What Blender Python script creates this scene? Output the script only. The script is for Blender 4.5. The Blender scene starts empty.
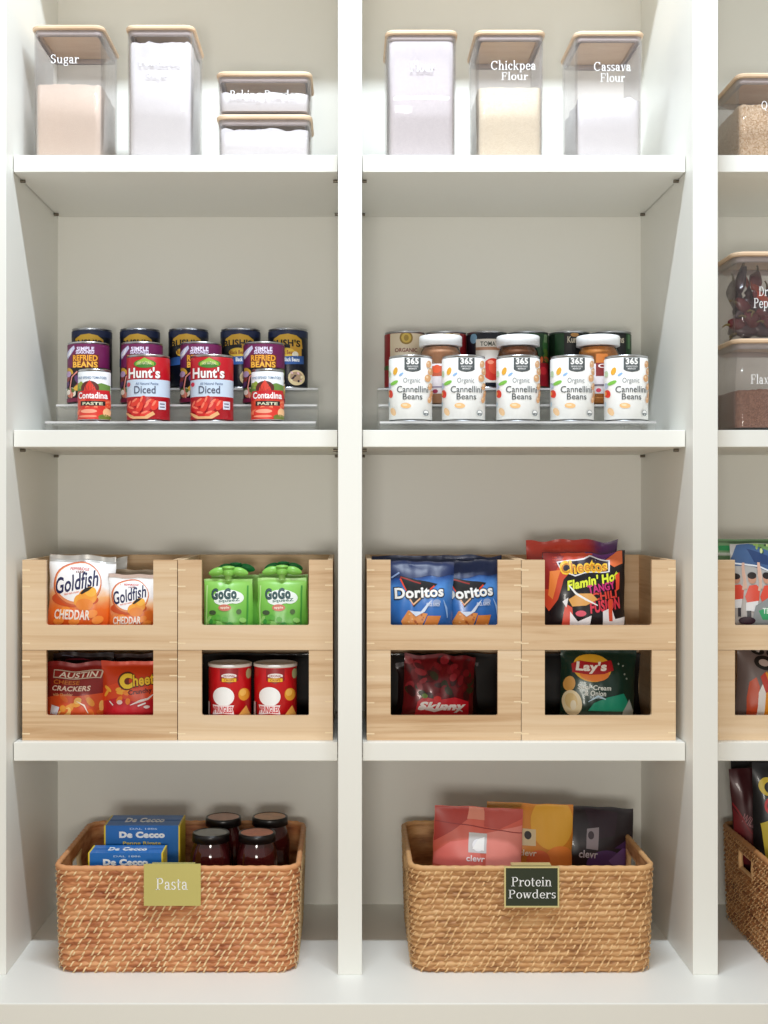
import bpy, bmesh, math, random
from mathutils import Vector, Matrix, noise
random.seed(7)
PI = math.pi
C = bpy.context.scene.collection
S, D, EYE, CX, CY = 580.0, 2.13, 1.307, 349.0, 507.0
def X(px, s=1.0): return (px-CX)/(S*s)
def Z(py, s=1.0): return EYE+(CY-py)/(S*s)
def Y(s): return D*(1/s-1)
BASE = EYE-.807          # top of the platform
S1, S2, S3 = EYE+.6193, EYE+.1355, EYE-.4143
# ------------------------------------------------------------------ materials
def lin(c):
    return tuple(((v/255)/12.92 if v/255 <= .04045 else ((v/255+.055)/1.055)**2.4) for v in c)+(1.0,)
MATS = {}
def nodes(name):
    m = bpy.data.materials.new(name); m.use_nodes = True
    nt = m.node_tree; return m, nt, nt.nodes['Principled BSDF']
def mat(name, rgb, rough=.5, metal=0.0, var=.06, scale=30, spec=.5, bump=0.0, coat=0.0, sheen=0.0):
    if name in MATS: return MATS[name]
    m, nt, p = nodes(name)
    tc = nt.nodes.new('ShaderNodeTexCoord'); n = nt.nodes.new('ShaderNodeTexNoise')
    n.inputs['Scale'].default_value = scale; n.inputs['Detail'].default_value = 3
    nt.links.new(tc.outputs['Object'], n.inputs['Vector'])
    mx = nt.nodes.new('ShaderNodeMix'); mx.data_type = 'RGBA'
    c = lin(rgb)
    mx.inputs[6].default_value = tuple(v*(1-var) for v in c[:3])+(1,)
    mx.inputs[7].default_value = tuple(min(1, v*(1+var)) for v in c[:3])+(1,)
    nt.links.new(n.outputs['Fac'], mx.inputs[0]); nt.links.new(mx.outputs[2], p.inputs['Base Color'])
    p.inputs['Roughness'].default_value = rough; p.inputs['Metallic'].default_value = metal
    p.inputs['Specular IOR Level'].default_value = spec; p.inputs['Coat Weight'].default_value = coat
    if bump:
        b = nt.nodes.new('ShaderNodeBump'); b.inputs['Strength'].default_value = bump; b.inputs['Distance'].default_value = .002
        nt.links.new(n.outputs['Fac'], b.inputs['Height']); nt.links.new(b.outputs['Normal'], p.inputs['Normal'])
    MATS[name] = m; return m
def ramp_mat(name, stops, h, rough=.32, wob=.012, axis='Z', metal=0.0):
    """printed film whose ink changes along the bag's height (h in metres); stops = [(0..1, rgb)]"""
    if name in MATS: return MATS[name]
    m, nt, p = nodes(name)
    tc = nt.nodes.new('ShaderNodeTexCoord'); sp = nt.nodes.new('ShaderNodeSeparateXYZ')
    nt.links.new(tc.outputs['Object'], sp.inputs[0])
    n = nt.nodes.new('ShaderNodeTexNoise'); n.inputs['Scale'].default_value = 28; n.inputs['Detail'].default_value = 4
    nt.links.new(tc.outputs['Object'], n.inputs['Vector'])
    a = nt.nodes.new('ShaderNodeMath'); a.operation = 'MULTIPLY_ADD'; a.inputs[1].default_value = wob*4
    sub = nt.nodes.new('ShaderNodeMath'); sub.operation = 'SUBTRACT'; sub.inputs[1].default_value = .5
    nt.links.new(n.outputs['Fac'], sub.inputs[0]); nt.links.new(sub.outputs[0], a.inputs[0]); nt.links.new(sp.outputs[axis], a.inputs[2])
    d = nt.nodes.new('ShaderNodeMath'); d.operation = 'DIVIDE'; d.inputs[1].default_value = h
    nt.links.new(a.outputs[0], d.inputs[0])
    r = nt.nodes.new('ShaderNodeValToRGB'); el = r.color_ramp.elements
    while len(el) > 1: el.remove(el[-1])
    el[0].position = stops[0][0]; el[0].color = lin(stops[0][1])
    for po, c in stops[1:]:
        e = el.new(po); e.color = lin(c)
    nt.links.new(d.outputs[0], r.inputs[0]); nt.links.new(r.outputs[0], p.inputs['Base Color'])
    p.inputs['Roughness'].default_value = rough; p.inputs['Metallic'].default_value = metal
    MATS[name] = m; return m
def clear_mat(name, tint, gloss=.10, milky=0.0, rough=.04):
    """thin clear plastic: see-through film with a fresnel sheen"""
    if name in MATS: return MATS[name]
    m = bpy.data.materials.new(name); m.use_nodes = True; nt = m.node_tree
    for n in list(nt.nodes):
        if n.type == 'BSDF_PRINCIPLED': nt.nodes.remove(n)
    out = [n for n in nt.nodes if n.type == 'OUTPUT_MATERIAL'][0]
    tr = nt.nodes.new('ShaderNodeBsdfTransparent'); tr.inputs[0].default_value = lin(tint)
    gl = nt.nodes.new('ShaderNodeBsdfGlossy'); gl.inputs['Roughness'].default_value = rough
    fr = nt.nodes.new('ShaderNodeFresnel'); fr.inputs[0].default_value = 1.45
    no = nt.nodes.new('ShaderNodeTexNoise'); no.inputs['Scale'].default_value = 14
    tc = nt.nodes.new('ShaderNodeTexCoord'); nt.links.new(tc.outputs['Object'], no.inputs['Vector'])
    mu = nt.nodes.new('ShaderNodeMath'); mu.operation = 'MULTIPLY'; mu.inputs[1].default_value = gloss/.04*.5
    nt.links.new(fr.outputs[0], mu.inputs[0])
    mx = nt.nodes.new('ShaderNodeMixShader'); nt.links.new(mu.outputs[0], mx.inputs[0])
    nt.links.new(tr.outputs[0], mx.inputs[1]); nt.links.new(gl.outputs[0], mx.inputs[2])
    last = mx
    if milky:
        df = nt.nodes.new('ShaderNodeBsdfDiffuse'); df.inputs[0].default_value = (.8, .79, .78, 1)
        mm = nt.nodes.new('ShaderNodeMath'); mm.operation = 'MULTIPLY'; mm.inputs[1].default_value = milky*2
        nt.links.new(no.outputs['Fac'], mm.inputs[0])
        m2 = nt.nodes.new('ShaderNodeMixShader'); nt.links.new(mm.outputs[0], m2.inputs[0])
        nt.links.new(mx.outputs[0], m2.inputs[1]); nt.links.new(df.outputs[0], m2.inputs[2]); last = m2
    nt.links.new(last.outputs[0], out.inputs[0]); MATS[name] = m; return m
def wood_mat(name, stops, sc=(1.6, 1.6, 26), rough=.5, rnd=True, boards=0.0):
    if name in MATS: return MATS[name]
    m, nt, p = nodes(name)
    tc = nt.nodes.new('ShaderNodeTexCoord'); oi = nt.nodes.new('ShaderNodeObjectInfo')
    mp = nt.nodes.new('ShaderNodeMapping'); mp.inputs['Scale'].default_value = sc
    nt.links.new(tc.outputs['Object'], mp.inputs['Vector'])
    if rnd:
        cx = nt.nodes.new('ShaderNodeCombineXYZ'); mr = nt.nodes.new('ShaderNodeMath'); mr.operation = 'MULTIPLY'; mr.inputs[1].default_value = 37
        nt.links.new(oi.outputs['Random'], mr.inputs[0]); nt.links.new(mr.outputs[0], cx.inputs[0]); nt.links.new(mr.outputs[0], cx.inputs[2])
        nt.links.new(cx.outputs[0], mp.inputs['Location'])
    n = nt.nodes.new('ShaderNodeTexNoise'); n.inputs['Scale'].default_value = 2.2; n.inputs['Detail'].default_value = 7
    n.inputs['Roughness'].default_value = .6; n.inputs['Distortion'].default_value = .9
    nt.links.new(mp.outputs[0], n.inputs['Vector'])
    fac = n.outputs['Fac']
    if boards:
        sp = nt.nodes.new('ShaderNodeSeparateXYZ'); nt.links.new(tc.outputs['Object'], sp.inputs[0])
        dv = nt.nodes.new('ShaderNodeMath'); dv.operation = 'DIVIDE'; dv.inputs[1].default_value = boards; nt.links.new(sp.outputs['Z'], dv.inputs[0])
        fl = nt.nodes.new('ShaderNodeMath'); fl.operation = 'FLOOR'; nt.links.new(dv.outputs[0], fl.inputs[0])
        ad = nt.nodes.new('ShaderNodeMath'); ad.operation = 'MULTIPLY_ADD'; ad.inputs[1].default_value = 91.7
        nt.links.new(oi.outputs['Random'], ad.inputs[0]); nt.links.new(fl.outputs[0], ad.inputs[2])
        wn = nt.nodes.new('ShaderNodeTexWhiteNoise'); wn.noise_dimensions = '1D'; nt.links.new(ad.outputs[0], wn.inputs['W'])
        mm = nt.nodes.new('ShaderNodeMath'); mm.operation = 'MULTIPLY_ADD'; mm.inputs[1].default_value = .34
        nt.links.new(wn.outputs['Value'], mm.inputs[0]); nt.links.new(n.outputs['Fac'], mm.inputs[2])
        m3 = nt.nodes.new('ShaderNodeMath'); m3.operation = 'SUBTRACT'; m3.inputs[1].default_value = .17
        nt.links.new(mm.outputs[0], m3.inputs[0]); fac = m3.outputs[0]
    r = nt.nodes.new('ShaderNodeValToRGB'); el = r.color_ramp.elements
    while len(el) > 1: el.remove(el[-1])
    el[0].position = stops[0][0]; el[0].color = lin(stops[0][1])
    for po, c in stops[1:]:
        e = el.new(po); e.color = lin(c)
    nt.links.new(fac, r.inputs[0]); nt.links.new(r.outputs[0], p.inputs['Base Color'])
    p.inputs['Roughness'].default_value = rough; MATS[name] = m; return m
def speck_mat(name, a, b, scale, rough=.9, bump=.6):
    if name in MATS: return MATS[name]
    m, nt, p = nodes(name)
    tc = nt.nodes.new('ShaderNodeTexCoord'); v = nt.nodes.new('ShaderNodeTexVoronoi'); v.inputs['Scale'].default_value = scale
    nt.links.new(tc.outputs['Object'], v.inputs['Vector'])
    mx = nt.nodes.new('ShaderNodeMix'); mx.data_type = 'RGBA'; mx.inputs[6].default_value = lin(a); mx.inputs[7].default_value = lin(b)
    sp = nt.nodes.new('ShaderNodeSeparateColor'); nt.links.new(v.outputs['Color'], sp.inputs[0])
    nt.links.new(sp.outputs[0], mx.inputs[0]); nt.links.new(mx.outputs[2], p.inputs['Base Color'])
    bp = nt.nodes.new('ShaderNodeBump'); bp.inputs['Strength'].default_value = bump; bp.inputs['Distance'].default_value = .002
    nt.links.new(v.outputs['Distance'], bp.inputs['Height']); nt.links.new(bp.outputs['Normal'], p.inputs['Normal'])
    p.inputs['Roughness'].default_value = rough; MATS[name] = m; return m
def ink(rgb, rough=.4):
    return mat('ink_%d_%d_%d' % tuple(rgb), rgb, rough, var=.04)
# ------------------------------------------------------------------ mesh building
class MB:
    def __init__(s): s.v = []; s.f = []; s.m = []; s.sm = []; s.mats = []
    def mi(s, m):
        if m not in s.mats: s.mats.append(m)
        return s.mats.index(m)
    def add(s, vs, fs, m, smooth=False):
        o = len(s.v); k = s.mi(m); s.v += [tuple(p) for p in vs]
        for f in fs: s.f.append(tuple(i+o for i in f)); s.m.append(k); s.sm.append(smooth)
    def box(s, x0, x1, y0, y1, z0, z1, m):
        vs = [(x0,y0,z0),(x1,y0,z0),(x1,y1,z0),(x0,y1,z0),(x0,y0,z1),(x1,y0,z1),(x1,y1,z1),(x0,y1,z1)]
        s.add(vs, [(0,3,2,1),(4,5,6,7),(0,1,5,4),(1,2,6,5),(2,3,7,6),(3,0,4,7)], m)
    def rings(s, rings, m, smooth=True, cap0=True, cap1=True, closed=True):
        n = len(rings[0]); vs = [p for r in rings for p in r]; fs = []
        for i in range(len(rings)-1):
            for j in range(n if closed else n-1):
                a = i*n+j; b = i*n+(j+1) % n; fs.append((a, b, b+n, a+n))
        s.add(vs, fs, m, smooth)
        if cap0: s.add(rings[0], [tuple(reversed(range(n)))], m)
        if cap1: s.add(rings[-1], [tuple(range(n))], m)
    def lathe(s, prof, m, n=48, cap0=True, cap1=True, c=(0,0), smooth=True):
        s.rings([[(c[0]+r*math.cos(2*PI*j/n), c[1]+r*math.sin(2*PI*j/n), z) for j in range(n)] for r, z in prof], m, smooth, cap0, cap1)
    def tube(s, pts, r, m, n=8):
        rs = []; pts = [Vector(p) for p in pts]
        for i, p in enumerate(pts):
            t = (pts[min(i+1, len(pts)-1)]-pts[max(i-1, 0)]).normalized()
            a = t.orthogonal().normalized() if abs(t.z) > .9 else t.cross(Vector((0,0,1))).normalized()
            b = t.cross(a); rr = r[i] if isinstance(r, (list, tuple)) else r
            rs.append([p+a*rr*math.cos(2*PI*k/n)+b*rr*math.sin(2*PI*k/n) for k in range(n)])
        s.rings(rs, m)
    def build(s, name, parent=None, loc=None, bevel=0.0, rot=None):
        me = bpy.data.meshes.new(name); me.from_pydata(s.v, [], s.f)
        for m in s.mats: me.materials.append(m)
        me.polygons.foreach_set('material_index', s.m); me.polygons.foreach_set('use_smooth', s.sm)
        me.update()
        o = bpy.data.objects.new(name, me); C.objects.link(o)
        if parent: o.parent = parent
        if loc: o.location = loc
        if rot: o.rotation_euler = rot
        if bevel:
            b = o.modifiers.new('edge_rounding', 'BEVEL'); b.width = bevel; b.segments = 2; b.limit_method = 'ANGLE'
        return o
def tag(o, label=None, cat=None, group=None, kind=None):
    if label: o['label'] = label
    if cat: o['category'] = cat
    if group: o['group'] = group
    if kind: o['kind'] = kind
    return o
def thing(name, label, cat, loc=(0,0,0), rotz=0.0, group=None, rot=None):
    o = bpy.data.objects.new(name, None); C.objects.link(o); o.location = loc
    o.rotation_euler = rot if rot else (0, 0, rotz); o.empty_display_size = .03
    return tag(o, label, cat, group)
def dup(root, loc, label, rotz=None, group=None):
    def cp(o, par):
        c = o.copy(); C.objects.link(c); c.parent = par
        for ch in list(o.children): cp(ch, c)
        return c
    kids = list(root.children); r = root.copy(); C.objects.link(r)
    for ch in kids: cp(ch, r)
    r.location = loc; r['label'] = label
    if rotz is not None: r.rotation_euler.z = rotz
    if group: r['group'] = group
    return r
def rrect(hx, hy, r, k=6, cx=0, cy=0, z=0):
    pts = []
    for sx, sy, a0 in ((1, -1, -PI/2), (1, 1, 0), (-1, 1, PI/2), (-1, -1, PI)):
        for i in range(k+1):
            a = a0+PI/2*i/k
            pts.append((cx+sx*(hx-r)+r*math.cos(a), cy+sy*(hy-r)+r*math.sin(a), z))
    return pts
# ------------------------------------------------------------------ flat artwork (words and marks)
TC = {}
def sans(t, bold=0.0):
    k = (t, bold)
    if k in TC: return TC[k]
    cu = bpy.data.curves.new('lettering', 'FONT'); cu.body = t; cu.size = 1; cu.offset = bold; cu.resolution_u = 3
    cu.space_character = 1+bold*1.5
    ob = bpy.data.objects.new('lettering', cu); C.objects.link(ob)
    bpy.context.view_layer.update()
    me = bpy.data.meshes.new_from_object(ob.evaluated_get(bpy.context.evaluated_depsgraph_get()))
    r = ([(v.co.x, v.co.y) for v in me.vertices], [tuple(p.vertices) for p in me.polygons])
    bpy.data.objects.remove(ob); bpy.data.curves.remove(cu); bpy.data.meshes.remove(me)
    TC[k] = r; return r
def serif(t):
    """a small roman alphabet with slab serifs, built from bars and tapered bowls"""
    V = []; F = []; W = .088; T = .045; xh = .48; cap = .7; asc = .74
    def q(*p): V.extend(p); n = len(V); F.append(tuple(range(n-len(p), n)))
    def bar(x0, y0, x1, y1): q((x0,y0),(x1,y0),(x1,y1),(x0,y1))
    def arc(cx, cy, rx, ry, a0, a1, wk=W, tk=T):
        n = max(6, int(abs(a1-a0)/15)); pr = None
        for i in range(n+1):
            a = math.radians(a0+(a1-a0)*i/n); w = (tk+(wk-tk)*math.cos(a)**2)/2
            o = (cx+(rx+w)*math.cos(a), cy+(ry+w)*math.sin(a)); n_ = (cx+(rx-w)*math.cos(a), cy+(ry-w)*math.sin(a))
            if pr: q(pr[0], o, n_, pr[1])
            pr = (o, n_)
    def dia(x0, y0, x1, y1, w): q((x0-w/2,y0),(x0+w/2,y0),(x1+w/2,y1),(x1-w/2,y1))
    def dot(cx, cy, r): q(*[(cx+r*math.cos(a*PI/4), cy+r*math.sin(a*PI/4)) for a in range(8)])
    def ser(x, y, w=.24): bar(x-w/2, y, x+w/2, y+.035)
    def stem(x, y0, y1, flag=True):
        bar(x-W/2, y0, x+W/2, y1)
        if flag: bar(x-W/2-.06, y1-.035, x, y1)
    ox = 0
    for ch in t:
        st = len(V)
        if ch == 'l': stem(.12, 0, asc); ser(.12, 0); adv = .27
        elif ch == 'i': stem(.12, 0, xh); ser(.12, 0); dot(.12, .64, .06); adv = .27
        elif ch in 'hn':
            stem(.12, 0, asc if ch == 'h' else xh); ser(.12, 0); arc(.29, .29, .13, .165, 170, 0); bar(.37, 0, .37+W, .3); ser(.42, 0); adv = .58
        elif ch == 'm': stem(.12, 0, xh); adv = .6
        elif ch == 'u': stem(.12, .16, xh); arc(.27, .17, .14, .145, 190, 350); stem(.43, 0, xh); ser(.47, 0, .14); adv = .58
        elif ch == 'r': stem(.12, 0, xh); ser(.12, 0, .27); arc(.29, .27, .13, .17, 165, 70); dot(.35, .41, .06); adv = .42
        elif ch == 'o': arc(.25, .24, .18, .225, 0, 360); adv = .5
        elif ch == 'c': arc(.24, .24, .17, .225, 50, 320); dot(.35, .37, .055); adv = .45
        elif ch == 'e': arc(.25, .24, .17, .225, 0, 325); bar(.1, .23, .44, .27); adv = .48
        elif ch == 'a': arc(.2, .35, .13, .11, 150, 0); bar(.29, 0, .29+W, .36); arc(.2, .14, .12, .12, 30, 330, .08); ser(.42, 0, .1); dot(.1, .36, .05); adv = .48
        elif ch == 'g': arc(.23, .32, .14, .14, 0, 360, .08); arc(.23, -.06, .17, .12, 0, 360, .06); dia(.12, .05, .14, .2, .07); bar(.3, .43, .46, .48); adv = .48
        elif ch == 's': arc(.19, .355, .11, .105, 40, 260, .08); arc(.19, .125, .125, .105, -220, 80, .09) if 0 else arc(.19, .125, .12, .105, 100, -150, .09); bar(.3, .36, .33, .47); bar(.05, .02, .08, .13); adv = .39
        elif ch == 'v': dia(.22, 0, .1, xh, W); dia(.24, 0, .4, xh, T); ser(.1, xh-.035, .2); ser(.4, xh-.035, .16); adv = .48
        elif ch == 'w': dia(.2, 0, .1, xh, W); dia(.22, 0, .34, xh, T); dia(.47, 0, .35, xh, W); dia(.49, 0, .62, xh, T); ser(.1, xh-.035, .2); ser(.62, xh-.035, .16); ser(.35, xh-.035, .2); adv = .7
        elif ch == 'x': dia(.4, 0, .12, xh, W); dia(.1, 0, .42, xh, T); [ser(a, b, .18) for a in (.11, .41) for b in (0, xh-.035)]; adv = .52
        elif ch == 'p': stem(.12, -.22, xh); ser(.12, -.22); arc(.28, .24, .16, .225, 150, -150); adv = .54
        elif ch == 'q': stem(.44, -.22, xh, False); ser(.44, -.22); arc(.27, .24, .17, .225, 30, 330); adv = .56
        elif ch == 'd': arc(.26, .24, .17, .225, 30, 330); stem(.43, 0, asc); ser(.47, 0, .14); adv = .58
        elif ch == 'k': stem(.12, 0, asc); ser(.12, 0); dia(.17, .2, .4, xh, T); dia(.43, 0, .25, .28, W); ser(.44, 0, .2); ser(.4, xh-.035, .18); adv = .56
        elif ch == 't': bar(.1, .08, .1+W, .62); bar(.02, xh-.04, .32, xh); arc(.22, .11, .075, .1, 180, 320, .09); adv = .35
        elif ch == 'F': stem(.15, 0, cap); ser(.15, 0, .3); bar(.05, cap-.04, .54, cap); bar(.5, cap-.2, .54, cap); bar(.15, .34, .42, .38); bar(.38, .28, .42, .44); adv = .6
        elif ch == 'P': stem(.15, 0, cap); ser(.15, 0, .3); arc(.3, .52, .2, .165, 90, -90); bar(.1, cap-.04, .32, cap); bar(.15, .335, .32, .375); adv = .6
        elif ch == 'B': stem(.15, 0, cap); bar(.05, 0, .3, .04); bar(.05, cap-.04, .3, cap); arc(.3, .53, .17, .155, 90, -90); arc(.3, .19, .2, .17, 90, -90); adv = .6
        elif ch == 'R': stem(.15, 0, cap); ser(.15, 0, .28); arc(.3, .52, .18, .165, 90, -90); bar(.1, cap-.04, .32, cap); dia(.55, 0, .33, .36, W); ser(.57, 0, .16); adv = .66
        elif ch == 'D': stem(.15, 0, cap); bar(.04, 0, .3, .04); bar(.04, cap-.04, .3, cap); arc(.28, .35, .29, .33, 90, -90); adv = .7
        elif ch == 'C': arc(.35, .35, .28, .33, 45, 318); bar(.55, .48, .59, .7); adv = .68
        elif ch == 'Q': arc(.36, .35, .28, .33, 0, 360); dia(.6, -.13, .36, .1, .09); adv = .74
        elif ch == 'S': arc(.26, .52, .16, .155, 40, 265, .09); arc(.26, .185, .175, .16, 92, -150, .11); bar(.41, .5, .45, .69); bar(.07, .01, .11, .2); adv = .54
        else: adv = .25
        for i in range(st, len(V)): V[i] = (V[i][0]+ox, V[i][1])
        ox += adv+.015
    return V, F
class Art:
    """ink layers in the plane of a label, laid out in a frame where one unit = k metres"""
    def __init__(s, cx, by, sc): s.cx = cx; s.by = by; s.k = 1/(S*sc); s.ops = []
    def put(s, vs, fs, m): s.ops.append(([((x-s.cx)*s.k, (s.by-y)*s.k) for x, y in vs], fs, m if not isinstance(m, tuple) else ink(m))); return s
    def poly(s, pts, m): return s.put(pts, [tuple(range(len(pts)))], m)
    def rect(s, x0, y0, x1, y1, m): return s.poly([(x0,y1),(x1,y1),(x1,y0),(x0,y0)], m)
    def rrect(s, x0, y0, x1, y1, r, m):
        return s.poly([((x0+x1)/2+p[0], (y0+y1)/2+p[1]) for p in rrect(abs(x1-x0)/2, abs(y1-y0)/2, r, 3)], m)
    def ell(s, cx, cy, rx, ry, m, rot=0, n=28):
        a = math.radians(rot)
        return s.poly([(cx+rx*math.cos(t)*math.cos(a)-ry*math.sin(t)*math.sin(a), cy+rx*math.cos(t)*math.sin(a)+ry*math.sin(t)*math.cos(a)) for t in [2*PI*i/n for i in range(n)]], m)
    def line(s, pts, w, m):
        vs = []; n = len(pts)
        for i, p in enumerate(pts):
            a = pts[max(0, i-1)]; b = pts[min(n-1, i+1)]; dx, dy = b[0]-a[0], b[1]-a[1]; L = math.hypot(dx, dy) or 1
            ww = w[i] if isinstance(w, (list, tuple)) else w
            vs += [(p[0]-dy/L*ww/2, p[1]+dx/L*ww/2), (p[0]+dy/L*ww/2, p[1]-dx/L*ww/2)]
        return s.put(vs, [(2*i, 2*i+1, 2*i+3, 2*i+2) for i in range(n-1)], m)
    def text(s, t, x0, y0, x1, y1, m, rot=0, bold=0.0, shear=0.0, roman=False, arch=0.0):
        vs, fs = serif(t) if roman else sans(t, bold)
        if not vs: return s
        vs = [(x+y*shear, y) for x, y in vs]
        ax = min(p[0] for p in vs); bx = max(p[0] for p in vs); ay = min(p[1] for p in vs); b_y = max(p[1] for p in vs)
        cx, cy = (x0+x1)/2, (y0+y1)/2; a = math.radians(rot); out = []
        for x, y in vs:
            u = ((x-ax)/(bx-ax)-.5); px = u*(x1-x0); py = (.5-(y-ay)/(b_y-ay))*(y1-y0)+arch*4*u*u
            out.append((cx+px*math.cos(a)+py*math.sin(a), cy-px*math.sin(a)+py*math.cos(a)))
        return s.put(out, fs, m)
    def scatter(s, x0, y0, x1, y1, n, rx, ry, ms, seed=1):
        r = random.Random(seed)
        for i in range(n): s.ell(r.uniform(x0, x1), r.uniform(y0, y1), rx*r.uniform(.7, 1.2), ry*r.uniform(.7, 1.2), ms[i % len(ms)], r.uniform(0, 180), 10)
        return s
def press(mb, art, f, clip, step=.004, eps=.0005, dl=.00005, smooth=True):
    """lay the artwork on surface f(x, z, lift), cut to clip = (x0, x1, z0, z1)"""
    for li, (vs, fs, m) in enumerate(art.ops):
        bm = bmesh.new(); bv = [bm.verts.new((x, z, 0)) for x, z in vs]
        for fc in fs:
            try: bm.faces.new([bv[i] for i in fc])
            except ValueError: pass
        bm.normal_update(); bmesh.ops.triangulate(bm, faces=bm.faces[:])
        for co, no in (((clip[0],0,0),(-1,0,0)), ((clip[1],0,0),(1,0,0)), ((0,clip[2],0),(0,-1,0)), ((0,clip[3],0),(0,1,0))):
            bmesh.ops.bisect_plane(bm, geom=bm.verts[:]+bm.edges[:]+bm.faces[:], plane_co=co, plane_no=no, clear_outer=True, dist=1e-7)
        if not bm.faces: bm.free(); continue
        xs = [v.co.x for v in bm.verts]; zs = [v.co.y for v in bm.verts]
        for ax, lo, hi in ((0, min(xs), max(xs)), (1, min(zs), max(zs))):
            st = step if ax == 0 else step*1.5
            for i in range(int(math.floor(lo/st))+1, int(math.ceil(hi/st))):
                co = (i*st, 0, 0) if ax == 0 else (0, i*st, 0); no = (1,0,0) if ax == 0 else (0,1,0)
                bmesh.ops.bisect_plane(bm, geom=bm.verts[:]+bm.edges[:]+bm.faces[:], plane_co=co, plane_no=no, dist=1e-7)
        bm.verts.ensure_lookup_table(); bm.verts.index_update()
        lift = eps+dl*li
        pts = [f(v.co.x, v.co.y, lift) for v in bm.verts]
        mb.add(pts, [tuple(v.index for v in fc.verts) for fc in bm.faces], m, smooth)
        bm.free()
def flatf(x, z, l): return (x, -l, z)
# ------------------------------------------------------------------ shared finishes
WHITE = mat('white_melamine', (240,239,232), .38, var=.01, scale=6)
METAL = mat('tinned_steel', (200,202,205), .28, 1.0, var=.05)
STEEL_D = mat('shelf_pin_steel', (120,112,100), .4, .9)
CLEAR = clear_mat('clear_canister_plastic', (252,250,250), .03, .03)
ACRYL = clear_mat('clear_acrylic', (254,254,253), .03, .06)
ACHILITE = clear_mat('acrylic_edge_highlight', (250,250,250), .2, .62)  # milky white: the edge highlight is put into the colour
BAMBOO = wood_mat('bamboo_lid', [(.3,(226,192,158)), (.6,(238,210,178)), (.8,(244,222,194))], (3, 14, 14))
WOOD = wood_mat('crate_wood', [(.15,(188,146,102)), (.38,(216,182,142)), (.6,(226,196,158)), (.85,(234,208,176))], (1.1, 1.1, 30), .55, boards=.0526)
JOINT = mat('pale_finger_joint', (240,216,178), .6)
LETTER = mat('white_lettering', (252,252,252), .6, var=0)
# ------------------------------------------------------------------ setting
def struct(o): o['kind'] = 'structure'; return o
mb = MB(); mb.box(-2.2, 2.6, -3.2, .45, -.05, 0, mat('pale_floor_boards', (186,168,142), .5, var=.08, scale=3)); struct(mb.build('floor'))
mb = MB(); mb.box(-2.2, 2.6, .45, .5, 0, 2.75, mat('wall_paint', (226,222,212), .7, var=.01)); struct(mb.build('wall_back'))
# ------------------------------------------------------------------ shelving unit
unit = thing('shelving_unit', 'white built-in pantry shelving unit holding every container, can, crate and basket', 'shelving', (0, 0, 0))
YB = .38; TOP = EYE+1.14; YS = .0435
ups = [(-18, 6), (338, 362), (693, 718), (1049, 1073)]
mb = MB(); mb.box(X(-18), X(1073), -.1225, YB+.012, 0, BASE, WHITE); mb.build('platform', unit, bevel=.0015)
for a, b in ups:
    mb = MB(); mb.box(X(a), X(b), 0, YB, BASE, TOP+.03, WHITE); mb.build('upright_panel', unit, bevel=.001)
mb = MB(); mb.box(X(-18), X(1073), YB, YB+.012, BASE, TOP+.03, WHITE); mb.build('back_panel', unit)
mb = MB(); mb.box(X(-18), X(1073), 0, YB+.012, TOP+.03, TOP+.06, WHITE); mb.build('top_panel', unit, bevel=.001)
proto = {}
for bi, (a, b) in enumerate([(6, 338), (362, 693), (718, 1049)]):
    x0, x1 = X(a)+.0015, X(b)-.0015
    for zt in (S1, S2, S3, TOP+.03):
        hw = (x1-x0)/2
        mb = MB(); mb.box(-hw, hw, YS, YB-.001, -.0325 if zt == S3 else -.03, 0, WHITE)
        sh = mb.build('shelf', unit, loc=((x0+x1)/2, 0, zt-(.0005 if zt > TOP else 0)), bevel=.001)
        if zt > TOP: continue
        for sx in (-1, 1):
            for yy in (.092, .345):
                mb = MB(); mb.rings([[(sx*(hw-.008)-sx*0+0*k, yy+.0028*math.cos(k*PI/4), -.0335+.0028*math.sin(k*PI/4)) for k in range(8)],
                                     [(sx*(hw+.001), yy+.0028*math.cos(k*PI/4), -.0335+.0028*math.sin(k*PI/4)) for k in range(8)]], STEEL_D)
                mb.build('shelf_pin', sh)
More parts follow.
